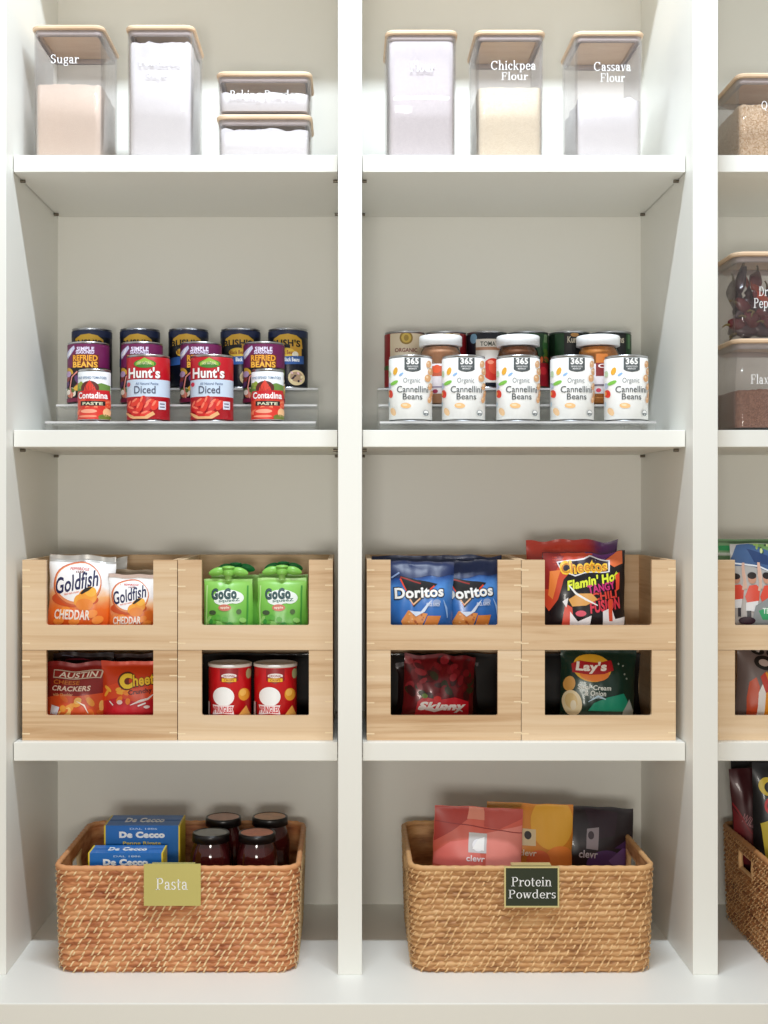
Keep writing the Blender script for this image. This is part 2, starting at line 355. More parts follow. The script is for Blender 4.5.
# ------------------------------------------------------------------ canisters
def canister(label, x0, x1, ytop, base, depth, s, words, fill, group, rad=.015, top=None):
    """x0..x1 body width in photo units at depth factor s; words = [(text, x0, y0, x1, y1)]"""
    x0 -= 1.6; x1 += 1.6; xa, xb = X(x0, s), X(x1, s); w = xb-xa; h = Z(ytop, s)-base
    t = thing('storage_canister', label, 'canister', ((xa+xb)/2, Y(s)+depth/2, base), 0, group)
    hx, hy = w/2, depth/2; lh = .0085; bh = h-lh
    mb = MB(); th = .002
    mb.rings([rrect(hx*.97, hy*.97, rad, z=0), rrect(hx*.985, hy*.985, rad, z=.004), rrect(hx, hy, rad, z=bh),
              rrect(hx-th, hy-th, rad-th, z=bh), rrect(hx*.985-th, hy*.985-th, rad-th, z=.006)], CLEAR, True, True, True)
    if words:
        art = Art((x0+x1)/2, CY-(base-EYE)*S*s, s)
        for wd in words: art.text(wd[0], *wd[1:5], LETTER, roman=True)
        press(mb, art, lambda x, z, l: (x, -hy*(.985+.015*min(1, z/bh))-.0002-l, z), (-hx+.004, hx-.004, .005, bh-.004), .02)
    mb.build('container_body', t)
    mb = MB(); g = .0025
    mb.rings([rrect(hx-.004, hy-.004, rad-.004, z=bh-.009), rrect(hx-.0028, hy-.0028, rad-.003, z=bh-.0085), rrect(hx-.0028, hy-.0028, rad-.003, z=bh), rrect(hx-.01, hy-.01, rad-.008, z=bh), rrect(hx-.01, hy-.01, rad-.008, z=bh-.009)], mat('grey_silicone_seal', (205,196,194), .5), True, False, False)
    mb.build('seal_ring', t)
    mb = MB()
    mb.rings([rrect(hx-.001, hy-.001, rad, z=bh+.0002), rrect(hx+g, hy+g, rad+g, z=bh+.002), rrect(hx+g+.0006, hy+g+.0006, rad+g, z=h-.003), rrect(hx+g-.002, hy+g-.002, rad+g-.002, z=h)], BAMBOO, False)
    mb.build('lid', t)
    if fill:
        fy, fm, fname, flab, bump, dk = fill
        zf = Z(fy, s)-base; mb = MB(); rs = []; m = .0032; rnd = random.Random(int(x0+ytop))
        rr = lambda ins, z, n: [(p[0], p[1], z+(n*noise.noise(Vector((p[0]*45+x0, p[1]*45, 3))) if n else 0)+(n*.6*noise.noise(Vector((p[0]*160+x0, p[1]*160, 3))) if n else 0)) for p in dense(rrect(hx*.985-m-ins, hy*.985-m-ins, max(.002, rad-m-ins*.6), z=z))]
        rs = [rr(.001, .007, 0), rr(0, .012, 0), rr(0, zf*.5, 0), rr(0, zf, bump)]
        for k in range(1, 6):
            rs.append(rr(min(hx, hy)*.18*k, zf+.002+.006*math.sin(k*.5)*dk, bump*1.2))
        mb.rings(rs, fm, True)
        o = mb.build(fname, loc=((xa+xb)/2, Y(s)+depth/2, base)); tag(o, flab, fname.replace('_', ' '), None, 'stuff')
    return t
def dense(r, seg=.006):
    out = []
    for i, p in enumerate(r):
        q = r[(i+1) % len(r)]; n = 12 if i % 7 == 6 else 1
        for k in range(n): out.append(tuple(p[j]+(q[j]-p[j])*k/n for j in range(3)))
    return out
F_SUGAR = speck_mat('raw_sugar', (236,220,203), (226,208,190), 900, .9, .2)
F_WHITE = speck_mat('white_powder', (238,238,238), (230,230,231), 700, .95, .15)
F_LILAC = speck_mat('cool_white_flour', (222,218,219), (212,208,210), 600, .95, .15)
F_CREAM = speck_mat('cream_flour', (240,230,206), (230,218,192), 500, .95, .2)
F_QUIN = speck_mat('quinoa_grain', (240,218,186), (196,160,118), 420, .8, .8)
F_FLAX = speck_mat('ground_flax', (158,116,92), (120,82,64), 500, .9, .5)
GC = 'bamboo-lidded storage canisters'
sF = .965
canister('tall clear canister with a bamboo lid lettered Sugar, leftmost on the top shelf', 34, 101, 25, S1, .155, sF, [('Sugar', 51, 54.5, 79, 66)], (84, F_SUGAR, 'sugar', 'pale tan sugar filling the leftmost tall canister two thirds full', .003, .3), GC)
canister('tall clear canister full of white powdered sugar beside the canister of tan sugar', 128, 191.5, 25, S1, .155, sF, [('Powdered', 139, 58, 181, 66), ('Sugar', 147, 70, 169, 79)], (42, F_WHITE, 'powdered_sugar', 'bright white powdered sugar filling the second tall canister nearly to its lid', .007, .2), GC)
zl = Z(114, sF)
canister('low clear canister of white powder standing on the top shelf, lower of the stacked pair', 219, 309, 114.5, S1, .12, sF, None, (129, F_WHITE, 'baking_soda', 'white powder with a ragged top inside the lower of the two stacked low canisters', .006, .3), GC)
canister('low clear canister with Baking Powder lettering, upper of the stacked pair', 219, 309, 71.5, zl, .12, sF, [('Baking Powder', 230, 90, 299, 101)], (93, F_WHITE, 'baking_powder', 'white baking powder half filling the upper of the two stacked low canisters', .006, .3), GC)
canister('tall clear canister lettered Flour and filled with cool white flour beside the middle upright', 388.5, 455, 30, S1, .155, sF, [('Flour', 410, 61, 435, 71.5)], (37, F_LILAC, 'flour', 'cool white flour filling the canister lettered Flour up to its lid', .002, .2), GC)
canister('tall clear canister lettered Chickpea Flour between the two other flour canisters', 478, 543, 30, S1, .155, sF, [('Chickpea', 491, 60.5, 536, 72.5), ('Flour', 501, 72, 528, 80)], (87, F_CREAM, 'chickpea_flour', 'cream coloured chickpea flour filling the canister lettered Chickpea Flour two thirds full', .002, .3), GC)
canister('tall clear canister lettered Cassava Flour, nearest the right upright on the top shelf', 577.5, 642, 31, S1, .155, sF, [('Cassava', 594, 62, 631, 71), ('Flour', 600, 73, 625, 82)], (98, F_WHITE, 'cassava_flour', 'white cassava flour sloping in the canister lettered Cassava Flour', .009, .5), GC)
canister('clear canister of tan quinoa cut off by the right edge on the top shelf', 740, 811, 73, S1, .155, sF, [('Quinoa', 761.5, 101, 789, 111)], (104, F_QUIN, 'quinoa', 'pale speckled quinoa filling the canister at the right edge of the top shelf', .003, .3), GC)
zl2 = Z(338.5, sF)
canister('clear canister lettered Flaxseed holding brown meal, lower of the pair at the right edge', 736, 802, 338.5, S2, .14, sF, [('Flaxseed', 750.5, 374, 787, 384)], (391, F_FLAX, 'ground_flaxseed', 'brown ground flaxseed half filling the lower canister at the right edge', .003, .4), GC, .02)
canister('clear canister of dried red peppers stacked on the flaxseed canister', 736, 802, 251.5, zl2, .14, sF, [('Dried', 759, 286, 779, 296), ('Peppers', 753.5, 298, 785, 311)], None, GC, .02)
def pepper(L, r, seed):
    rnd = random.Random(seed); mb = MB(); m = [mat('dried_pepper_red', (96,22,28), .3, var=.3, scale=60, coat=.3), mat('dried_pepper_dark', (56,18,26), .3, var=.3, scale=60, coat=.3), mat('dried_pepper_orange', (150,56,30), .3, var=.3, scale=60)][[0,1,0,1,0,1,1,2][seed % 8]]
    ph = rnd.uniform(0, 6); rs = []; n = 14
    for i in range(n+1):
        t = i/n; rr = r*(math.sin(PI*min(1, t*1.15+.12))**.7 if t < .75 else (1-t)/.25*.62+.04)*(1+.12*math.sin(9*t+ph)); rr = max(rr, .0006)
        cxx = .16*L*math.sin(t*2.2+ph*.1); rs.append([(cxx+rr*(1+.18*math.sin(3*a+ph+6*t))*math.cos(a), rr*.7*math.sin(a), (t-.5)*L) for a in [2*PI*k/12 for k in range(12)]])
    mb.rings(rs, m)
    o = mb.build('dried_pepper')
    sb = MB(); x0 = rs[0][0][0]-r*.2; sb.tube([(rs[0][0][0]-.003, 0, -L/2+.002), (rs[0][0][0]-.004, 0, -L/2-.008), (rs[0][0][0]-.001, .001, -L/2-.014)], [.003, .0016, .0013], mat('pepper_stem', (110,92,50), .7)); sb.build('stem', o)
    return o
PL = ['dark red wrinkled dried pepper lying in the upper canister at the right edge']
rnd = random.Random(3); zb = zl2+.010; cxp = (X(736, sF)+X(802, sF))/2; cyp = Y(sF)+.07
spots = [(-.055,-.043,.030,80,15), (-.030,-.046,.020,70,-10), (-.012,-.044,.034,100,20), (.018,-.046,.018,85,0), (.045,-.042,.026,95,30), (-.060,.0,.036,20,0), (-.035,-.022,.050,15,25),
         (-.008,-.030,.056,-28,10), (.025,-.02,.045,65,-20), (.055,.0,.03,10,15), (-.040,.03,.035,75,60), (0,.02,.03,88,40), (.04,.03,.04,80,-40), (-.052,-.028,.062,10,5), (.012,-.044,.052,75,12), (-.022,-.040,.066,-20,5), (.04,-.036,.058,70,-15)]
spots += [(x_*.9, y_*.85, z_+.028+.004*(i_ % 3), 180-a_ if i_ % 2 else a_*.5, b_+35) for i_, (x_, y_, z_, a_, b_) in enumerate(spots[:14])]
for i, (px_, py_, pz_, ay, az) in enumerate(spots):
    o = pepper(.062+.012*rnd.random(), .0115+.003*rnd.random(), i)
    o.location = (cxp+px_*.63, cyp+py_*.85, zb+pz_); o.rotation_euler = (math.radians(rnd.uniform(-12, 12)), math.radians(ay), math.radians(az))
    tag(o, 'wrinkled dark red dried pepper heaped in the upper canister at the right edge', 'dried pepper', 'dried peppers in the canister')
# ------------------------------------------------------------------ risers
def riser(xa, xb, label):
    mb = MB(); t = .003
    tiers = [(.066, .150, .0165), (.150, .226, .0537), (.226, .315, .0912)]
    for i, (y0, y1, z) in enumerate(tiers):
        mb.box(xa, xb, y0+.0006, y1+(t if i < 2 else 0), z-t, z, ACRYL)
        zl_ = 0 if i == 0 else tiers[i-1][2]
        mb.box(xa, xb, y0, y0+t, zl_+.0001, z-t-.0002, ACRYL)
        mb.box(xa-.0003, xb+.0003, y0-.0006, y0+.0004, z-t-.0004, z+.0002, ACHILITE)
    mb.box(xa, xb, .312, .315, 0, .088, ACRYL)
    o = mb.build('shelf_riser', loc=(0, 0, S2)); tag(o, label, 'riser', 'clear stepped risers'); return o
riser(X(45, .97), X(315.5, .97), 'clear acrylic stepped riser under the dark and red cans, left bay')
riser(X(380, .97), X(656, .97), 'clear acrylic stepped riser under the white bean cans, middle bay')
T1, T2, T3 = S2+.0167, S2+.0539, S2+.0914
# ------------------------------------------------------------------ cans
def can(name, label, cat, R, H, base, art, bands=(), group=None, label_z=(.005, .005), rotz=0):
    t = thing(name, label, cat, (0,0,0), rotz, group)
    mb = MB(); r = R-.0006
    prof = [(r-.004,.0012),(r-.0018,0),(r,.0006),(r,.0025),(r-.0012,.0036)]
    for k in range(9): z = .012+(H-.024)*k/8; prof += [(r-.0009, z)]
    prof += [(r-.0012,H-.0036),(r,H-.0025),(r,H-.0006),(r-.0016,H),(r-.0022,H-.0008),(r-.0032,H-.004)]
    mb.lathe(prof, METAL, 48, True, False); mb.build('can_body', t)
    mb = MB(); mb.lathe([(r-.003,H-.004),(r*.8,H-.004),(r*.78,H-.0032),(r*.5,H-.0032),(r*.48,H-.004),(.001,H-.004)], METAL, 48, False, True); mb.build('can_lid', t)
    mb = MB(); z0, z1 = label_z[0], H-label_z[1]
    mb.lathe([(R-.0003, z0), (R, z0+.0004), (R, z1-.0004), (R-.0003, z1)], base, 64, False, False)
    for i, (za, zb_, m) in enumerate(bands):
        e = .00015+.00004*i; mb.lathe([(R+e, za), (R+e, zb_)], m if not isinstance(m, tuple) else ink(m), 64, False, False)
    if art:
        def f(x, z, l):
            a = math.asin(max(-1, min(1, x/R))); q = R+l; return (q*math.sin(a), -q*math.cos(a), z)
        press(mb, art, f, (-R*.992, R*.992, z0+.0005, z1-.0005), .003, .0004, .00003)
    mb.build('paper_label', t)
    return t
def spread(t, spots):
    """spots = [(px, s, z, label)]: the first spot takes the can itself"""
    for i, (px, s, z, lb) in enumerate(spots):
        loc = (X(px, s), Y(s), z)
        if i == 0: t.location = loc; t['label'] = lb
        else: dup(t, loc, lb)
RED = (184,16,32); NAVY = (22,26,48); GOLD = (214,168,52); BLK = (18,18,22); WHT = (250,250,248); CREAM = (240,224,190)
# diced tomato cans (art measured in photo units, centre 148.5, bottom 418.5)
a = Art(148.5, 418.5, .95)
a.ell(148, 361, 11, 4.2, (70,130,50)).poly([(139,360),(148,355),(157,360),(157,363),(148,359),(139,363)], (150,190,70)).text('100% NATURAL', 141, 359, 155, 362, (240,235,190))
a.text("Hunt's", 131.5, 365, 163, 376, (120,10,20), bold=.03).text("Hunt's", 131, 364.5, 162.5, 375.3, WHT, bold=.03)
a.text('All Natural Petite', 139, 379.5, 161, 382, (90,110,150), bold=.01).text('Diced', 137.5, 383, 158.5, 390.5, (80,86,110), bold=.012)
a.ell(131, 381, 2.2, 2.2, (214,40,70))
for i, (tx, ty, r_) in enumerate([(133,401,-60),(139,398,-35),(146,397,-70),(153,399,-40),(135,405,20),(143,403,-65),(151,403,-50),(158,401,-60),(140,410,10),(149,410,-20)]):
    a.ell(tx, ty+1, 5.6, 3.2, (226,60,44) if i % 2 else (206,34,34), r_, 16).ell(tx-1, ty-1, 3.4, 1.1, (246,128,100), r_, 10)
a.poly([(126,408),(133,414),(141,417),(150,416),(158,411),(156,408),(148,413),(138,413),(130,409)], (232,176,120)).rect(161, 398, 167, 406, (220,224,236)).rect(162, 400, 166, 401, (60,60,90)).rect(162, 403, 166, 404, (60,60,90))
G = 'diced tomato cans'
t = can('diced_tomato_can', '', 'can', .0388, .1215, mat('red_can_paper', RED, .35), a, [(.0455, .0762, (206,222,240))], G)
sA = .948
spread(t, [(148.5, sA, T1, 'red diced tomato can with a pale blue band, left of the red pair in front'), (212, sA, T1, 'red diced tomato can with a pale blue band, right of the red pair in front')])
# tomato paste cans: centre 95, bottom 418, top 367
a = Art(94.5, 418, .95)
a.rect(76, 388, 114, 420, (222,70,48)).poly([(76,382),(84,378),(94,382),(104,379),(114,382),(114,392),(76,392)], (110,146,70)).scatter(78, 379, 90, 387, 8, 2.2, 1.8, [(150,170,60),(90,130,50)], 4)
a.text('VINE RIPENED TOMATOES', 80, 372.5, 108, 375, (70,110,150), bold=.01)
a.ell(93, 384, 9, 7, (96,40,34)).poly([(86,391),(88,383),(93,376),(98,383),(101,391)], (226,66,50))
a.poly([(80,387),(110,386),(111,395),(79,396)], (206,30,40)).text('Contadina', 81, 388, 109, 394.6, WHT, bold=.03)
a.scatter(78, 397, 112, 417, 18, 5, 3.2, [(232,84,54),(216,52,40),(244,132,96)], 8)
a.rect(84, 397, 107, 401.5, BLK).text('PASTE', 86, 398, 105, 401, (226,224,190), bold=.03)
a.ell(94, 409, 12, 6, (224,58,44)).ell(92, 407, 8, 2, (248,170,140)).ell(91, 412, 9, 1.2, (246,150,120)).ell(106, 413, 5, 3, (110,120,50)).ell(108, 408, 3, 4, (246,190,140))
G = 'tomato paste cans'
t = can('tomato_paste_can', '', 'can', .0295, .0965, mat('paste_can_paper', (238,240,242), .35), a, [], G)
spread(t, [(94.5, sA, T1, 'small white and red tomato paste can at the left end of the front row'), (267.5, sA, T1, 'small white and red tomato paste can at the right end of the front row')])
# purple bean cans: centre 88.5, top 341, bottom 402 (s .92)
a = Art(88.5, 402, .92)
a.poly([(68,350),(73,346),(78,343),(79,346),(75,351),(70,356)], (206,206,236)).poly([(69,353),(76,345),(74,352)], (246,244,252))
a.text('SIMPLE', 81, 344.5, 98, 348.5, (236,226,250), bold=.03).text('SEASONED', 80, 348, 98, 351.5, (236,226,250), bold=.03)
a.rect(76, 352, 102, 365, (110,40,30)).text('REFRIED', 77, 352.6, 101, 358.4, (240,168,50), bold=.035).text('BEANS', 77, 359, 101, 365, (246,186,70), bold=.035)
a.scatter(68, 368, 110, 396, 26, 4.2, 3.2, [(206,120,90),(90,110,50),(232,220,200),(150,60,60),(96,60,110),(214,168,60)], 5)
a.ell(72, 371, 3.2, 3, (190,160,200)).ell(72, 389, 2.4, 2.6, (240,226,214)).line([(76,395),(74,384),(76,374),(82,369)], 1.4, (224,140,130)).rect(66, 395, 112, 399, (118,24,60))
G = 'purple bean cans'
t = can('refried_bean_can', '', 'can', .0388, .118, mat('dark_bean_paper', (26,24,30), .35), a, [(.070, .1135, (112,30,82))], G)
sB = .915
spread(t, [(88.5, sB, T2, 'purple bean can behind the left small tomato paste can'), (142, sB, T2, 'purple bean can behind the left red tomato can'), (201, sB, T2, 'purple bean can behind the right red tomato can'), (264, sB, T2, 'purple bean can behind the right small tomato paste can')])
# black bean cans: centre 288, top 329, bottom 386 (s .89)
a = Art(288, 386, .89)
a.poly([(272,344),(275,336),(281,332.5),(289,331.5),(297,333),(302,337),(303,346),(296,343),(288,342),(278,343)], GOLD)
a.rect(291, 341, 302, 356, (214,164,60)).text("BUSH'S", 272.5, 337, 301, 344, BLK, bold=.04, arch=.8)
a.ell(287, 350, 9, 4.5, (240,200,70)).text('Black Beans', 279, 348, 296, 352, (150,40,30), bold=.02).ell(296, 352, 3, 3, (240,232,214))
a.poly([(268,355),(304,353),(304,361),(268,363)], (50,92,160)).text('Black Beans', 285, 355, 300, 359, WHT, bold=.03)
a.ell(297, 375, 8, 7.6, (230,208,160)).ell(297, 374, 6, 5, (180,150,120)).scatter(292, 370, 302, 379, 10, 1.4, 1, [(60,40,50),(230,190,200),(240,226,180)], 3)
G = 'black bean cans'
t = can('black_bean_can', '', 'can', .0388, .118, mat('navy_bean_paper', (16,20,36), .32), a, [(.100, .1125, (30,42,78))], G)
sC = .885
bp = [92, 140, 188.5, 240.5, 288]
bl = ['navy and gold bean can at the back left, above the leftmost purple can', 'navy and gold bean can in the back row behind the second purple can', 'navy and gold bean can in the middle of the back row', 'navy and gold bean can in the back row, second from the right', 'navy and gold bean can showing its bowl of beans, right end of the back row']
spread(t, [(p, sC, T3, l) for p, l in zip(bp, bl)])
for o in [o for o in bpy.data.objects if o.name.startswith('black_bean_can')]: o.rotation_euler.z = {92: .0}.get(0, 0)
# white cannellini cans: centre 410.5, top 354, bottom 420 (s .95)
a = Art(410.5, 420.5, .948)
a.poly([(403.5,355.5),(419.5,355.5),(419.5,369),(417,370.5),(411.5,371.5),(406,370.5),(403.5,369)], (84,90,92)).text('365', 405.5, 357.5, 417.5, 364, WHT, bold=.04).text('WHOLE FOODS', 406, 365.2, 417, 366.8, (230,230,230), bold=.02).text('MARKET', 407.5, 367.5, 415.5, 369, (230,230,230), bold=.02)
a.ell(395, 370, 2, 3.8, (240,180,60), 15).ell(400.5, 373.5, 2.6, 1.1, (150,190,235), -35).ell(393.8, 381.5, 4, 1.8, (130,200,80), -25).ell(390.6, 392, 2, 4, (226,60,40), -8).ell(388.9, 391, 1, 2.4, (250,170,90), -8)
a.ell(393, 410, 2.2, 4.2, (236,196,150), -20).ell(389.5, 384, 1.5, 3, (190,200,225)).ell(389.8, 372, 1.2, 3, (200,224,190)).ell(388.8, 402, 1, 3, (200,220,230))
a.text('Organic', 402.5, 377, 419, 383.5, (130,134,136)).text('Cannellini', 396.5, 385, 427, 391.5, (70,76,80), bold=.006).text('Beans', 402, 392.5, 421, 398.5, (70,76,80), bold=.006)
a.ell(405, 404.5, 5, 2.6, (240,190,130), 5).ell(404, 403.8, 2.5, 1, (250,220,180), 5)
for bx, by_, br in [(427.5,363,2.6),(429.5,370,2.8),(426.5,377,3.2),(429,385,2.2),(430.2,392,1.6),(428.4,398,2)]: a.ell(bx, by_, br, 3.6, (228,172,120), 15).ell(bx-.8, by_-1, br*.4, 1.2, (246,214,176), 15)
a.ell(424.5, 411.5, 3, 3, (150,156,158)).ell(424.5, 411.3, 2.3, 2.3, WHT).poly([(422.3,411.5),(426.7,411.5),(426,413.5),(423,413.5)], (110,116,118)).rect(396, 417.2, 424, 417.6, (206,206,206))
G = 'white cannellini bean cans'
t = can('cannellini_bean_can', '', 'can', .0393, .1205, mat('white_can_paper', (248,248,246), .4, var=.01), a, [], G)
spread(t, [(410.5, sA, T1, 'white cannellini bean can at the left end of the front row, middle bay'), (463.5, sA, T1, 'white cannellini bean can, second from left, right of the one under the gold medallion'),
           (518, sA, T1, 'white cannellini bean can in the centre of the front row of five'), (572, sA, T1, 'white cannellini bean can, fourth from left, left of the orange jar'), (626, sA, T1, 'white cannellini bean can nearest the right upright')])
# back row of the middle bay
G = 'back row cans in the middle bay'
def backcan(px, name, lb, base, art, bands=()):
    t = can(name, lb, 'can', .0398, .112, base, art, bands); t.location = (X(px, sC), Y(sC), T3); return t
a = Art(404.5, 390, .885); a.rect(389.5, 335, 428, 384, (222,206,180)).ell(405, 340, 6.5, 6.5, (150,120,50)).ell(405, 340, 4.8, 4.8, (206,176,80)).ell(405, 340, 2.4, 3, (160,130,50)).text('ORGANIC', 394, 350, 416, 354, (120,30,30), bold=.02).scatter(386, 368, 392, 384, 6, 2.2, 3, [(60,100,40),(120,30,40)], 2)
backcan(404.8, 'red_labelled_can', 'red can with a cream panel and gold medallion, left end of the back row', mat('crimson_can_paper', (150,22,30), .35), a)
a = Art(445.5, 390, .885); a.rect(430, 335, 458, 384, (222,206,180)).ell(446, 340, 6.5, 6.5, (150,120,50)).ell(446, 340, 4.8, 4.8, (206,176,80))
backcan(445.8, 'red_labelled_can', 'crimson can hidden behind the left white-lidded jar', MATS['crimson_can_paper'], a)
a = Art(486.5, 390, .885); a.ell(472, 340, 3, 5, (120,160,190)).rect(474, 341, 507, 384, (232,226,218)).rect(474, 349, 507, 352, (190,140,110)).ell(490, 371, 10, 11, (214,52,36)).ell(492, 369, 6, 6.5, (232,84,56)).ell(488, 364, 3, 2, (250,150,120)).text('TOMATOES', 478, 343.5, 505, 348, (60,70,60), bold=.02)
backcan(486.8, 'navy_labelled_can', 'navy topped can with a large red tomato, right of the crimson cans', mat('navy_can_paper', (20,26,40), .35), a)
a = Art(528, 390, .885); a.rect(506, 364, 550, 388, (150,20,34)).ell(541, 372, 4, 4, (196,40,50)).ell(543, 347, 3, 9, (60,110,60)).rect(541.5, 336, 545.5, 344, (120,150,110)).scatter(536, 350, 547, 364, 6, 3, 2, [(200,90,50),(90,120,50)], 6)
backcan(527.8, 'green_labelled_can', 'dark green can with a red lower band behind the middle jar', mat('green_can_paper', (26,66,38), .35), a)
a = Art(569, 390, .885); a.rect(561, 331, 592, 384, (20,20,22)).ell(571, 337, 4, 2, (180,130,70)).text('Kuner', 564, 338.5, 578, 345, (210,200,180), bold=.02).rect(549, 331, 553, 384, (20,40,26))
backcan(569, 'green_labelled_can', 'dark green and black can behind the fourth white bean can', MATS['green_can_paper'], a)
a = Art(610.5, 390, .885); a.rect(602, 331, 622, 384, (20,20,22)).rect(624, 336, 627, 350, (90,130,90)).text('Beans', 604, 338, 620, 345, (210,200,180), bold=.02)
backcan(610.5, 'green_labelled_can', 'dark green can at the right end of the back row', MATS['green_can_paper'], a)
# white-lidded jars
def nutjar(px, lb, fillm, art, top=336.5):
    R = .0385; s = .918; t = thing('lidded_jar', lb, 'jar', (X(px, s), Y(s), T2), 0, 'white-lidded glass jars'); H = Z(top, s)-T2
    mb = MB(); mb.lathe([(R-.006,.001),(R-.002,0),(R,.004),(R,.095*H/.13),(R-.002,H-.028),(R-.006,H-.02),(R-.006,H-.004)], clear_mat('jar_glass', (240,236,230), .12), 48, True, False); mb.build('jar_glass', t)
    mb = MB(); mb.lathe([(R-.008,.003),(R-.0022,.006),(R-.0018,.094*H/.13),(R-.0038,H-.029),(R-.008,H-.022)], fillm, 40); mb.build('filling', t)
    mb = MB(); rr = R+.0015
    pr = [(rr-.004,H-.0195),(rr,H-.019),(rr,H-.002),(rr-.001,H-.0005),(rr-.003,H)]
    mb.rings([[((r+(.00035 if (k % 2 and 0 < i < 3) else 0))*math.cos(2*PI*k/90), (r+(.00035 if (k % 2 and 0 < i < 3) else 0))*math.sin(2*PI*k/90), z) for k in range(90)] for i, (r, z) in enumerate(pr)], mat('white_plastic_lid', (250,250,250), .35, var=.005)); mb.build('jar_lid', t)
    mb = MB(); mb.lathe([(R+.0003,.02),(R+.0005,.0205),(R+.0005,.075),(R+.0003,.0755)], mat('jar_label_paper', (228,222,226), .4), 48, False, False)
    def f(x, z, l):
        an = math.asin(max(-1, min(1, x/R))); q = R+.0003+l; return (q*math.sin(an), -q*math.cos(an), z)
    press(mb, art, f, (-R*.99, R*.99, .012, H-.03), .003); mb.build('jar_label', t); return t
a = Art(441, 402, .918); a.rect(418, 364, 464, 374, (190,90,60)).ell(436, 367, 4, 4, (226,90,50)).rect(418, 384, 464, 385.5, (150,140,160)).ell(434.5, 389, 2.5, 2, (150,40,70)).text('ALMOND', 443, 376, 459, 382, (80,60,90), bold=.02)
nutjar(440.5, 'jar of pinkish tan nut butter with a white lid, left of the three jars', mat('pink_tan_spread', (228,176,140), .5, var=.2, scale=60), a)
a = Art(518, 402, .918); a.text('ALMOND', 502, 372, 534, 380, (80,60,90), bold=.02)
nutjar(518, 'jar of dark brown nut butter with a white lid, behind the centre white can', mat('brown_spread', (150,92,50), .5, var=.25, scale=60), a)
a = Art(598, 402, .918); a.poly([(592,352),(603,352),(606,360),(600,372),(592,366)], (206,120,50)).rect(592, 361, 604, 374, (130,30,34)).text('C', 594, 362, 601, 366, (240,230,230), bold=.03).rect(576, 382, 620, 384, (120,110,120)).ell(594.5, 388, 2.4, 2, (206,50,80)).rect(576, 395, 620, 400, (206,140,70))
nutjar(598, 'jar of bright orange nut butter with a white lid, right of the three jars', mat('orange_spread', (226,150,60), .5, var=.2, scale=60), a)
# ------------------------------------------------------------------ crates
HC = .160; CW = .2752; CD = .25; sK = .9717
def crate():
    t = thing('wooden_crate', '', 'crate', (0,0,0), 0, 'open-front wooden crates'); th = .009; hw = CW/2-.0003
    rail = .0438; post = .0422; r = .003
    def corner(cx, cz, sx, sz): return [(cx+sx*r*(1-math.cos(a)), cz+sz*r*(1-math.sin(a))) for a in (0, PI/6, PI/3, PI/2)]
    L, R_ = -hw+post, hw-post
    outl = [(-hw, .0003), (hw, .0003), (hw, HC), (R_, HC), (R_, rail+r), (R_-r*.3, rail+r*.3), (R_-r, rail), (L+r, rail), (L+r*.3, rail+r*.3), (L, rail+r), (L, HC), (-hw, HC)]
    bm = bmesh.new(); vs = [bm.verts.new((x, 0, z)) for x, z in outl]; f = bm.faces.new(vs); bm.normal_update()
    bmesh.ops.triangulate(bm, faces=[f]); ret = bmesh.ops.extrude_face_region(bm, geom=bm.faces[:])
    for e in ret['geom']:
        if isinstance(e, bmesh.types.BMVert): e.co.y += th
    bmesh.ops.recalc_face_normals(bm, faces=bm.faces[:])
    bm.verts.index_update(); mb = MB(); mb.add([v.co[:] for v in bm.verts], [tuple(v.index for v in fc.verts) for fc in bm.faces], WOOD); bm.free()
    for z in (.012, .067, .113, .142):
        for sx in (-1, 1):
            xa = sx*(hw-.0135); xb = sx*(hw+.0002); mb.box(min(xa, xb), max(xa, xb), -.0002, .002, z-.0012+(.002 if sx > 0 else 0), z+.0012+(.002 if sx > 0 else 0), JOINT)
    mb.build('front_panel', t)
    for sx in (-1, 1):
        mb = MB(); xa, xb = sorted((sx*(hw), sx*(hw-th))); mb.box(xa, xb, th+.0001, CD-th, .0003, HC, WOOD); mb.build('side_panel', t, bevel=.0005)
    mb = MB(); mb.box(-hw, hw, CD-th, CD, .0003, HC, WOOD); mb.build('back_panel', t, bevel=.0005)
    mb = MB(); mb.box(-hw+th, hw-th, th, CD-th, .0004, .0065, WOOD); mb.build('bottom_panel', t)
    return t
cr = crate()
cxs = [99.7, 255.3, 444.2, 598.4, 788.5]; lows = ['wooden crate of red cracker and orange snack bags, lower left of the left bay', 'wooden crate holding two red chip tubes, lower right of the left bay', 'wooden crate with one dark red bag inside, lower left of the middle bay', 'wooden crate holding a dark green chip bag, lower right of the middle bay', 'wooden crate with an orange striped bag, lower crate at the right edge']
upps = ['wooden crate holding white and orange cheddar cracker bags, top of its stack', 'wooden crate holding green squeeze pouches, top of its stack', 'wooden crate full of blue chip bags, top of its stack', 'wooden crate with tall black and purple snack bags, top of its stack', 'wooden crate with a picture pack of children in red shirts, top of its stack']
first = True
for i, px in enumerate(cxs):
    for k, lb in ((0, lows[i]), (1, upps[i])):
        loc = (X(px, sK), Y(sK), S3+k*(HC+.0004))
        if first: cr.location = loc; cr['label'] = lb; first = False
        else: dup(cr, loc, lb)
FL = S3+.0068; FU = FL+HC+.0004
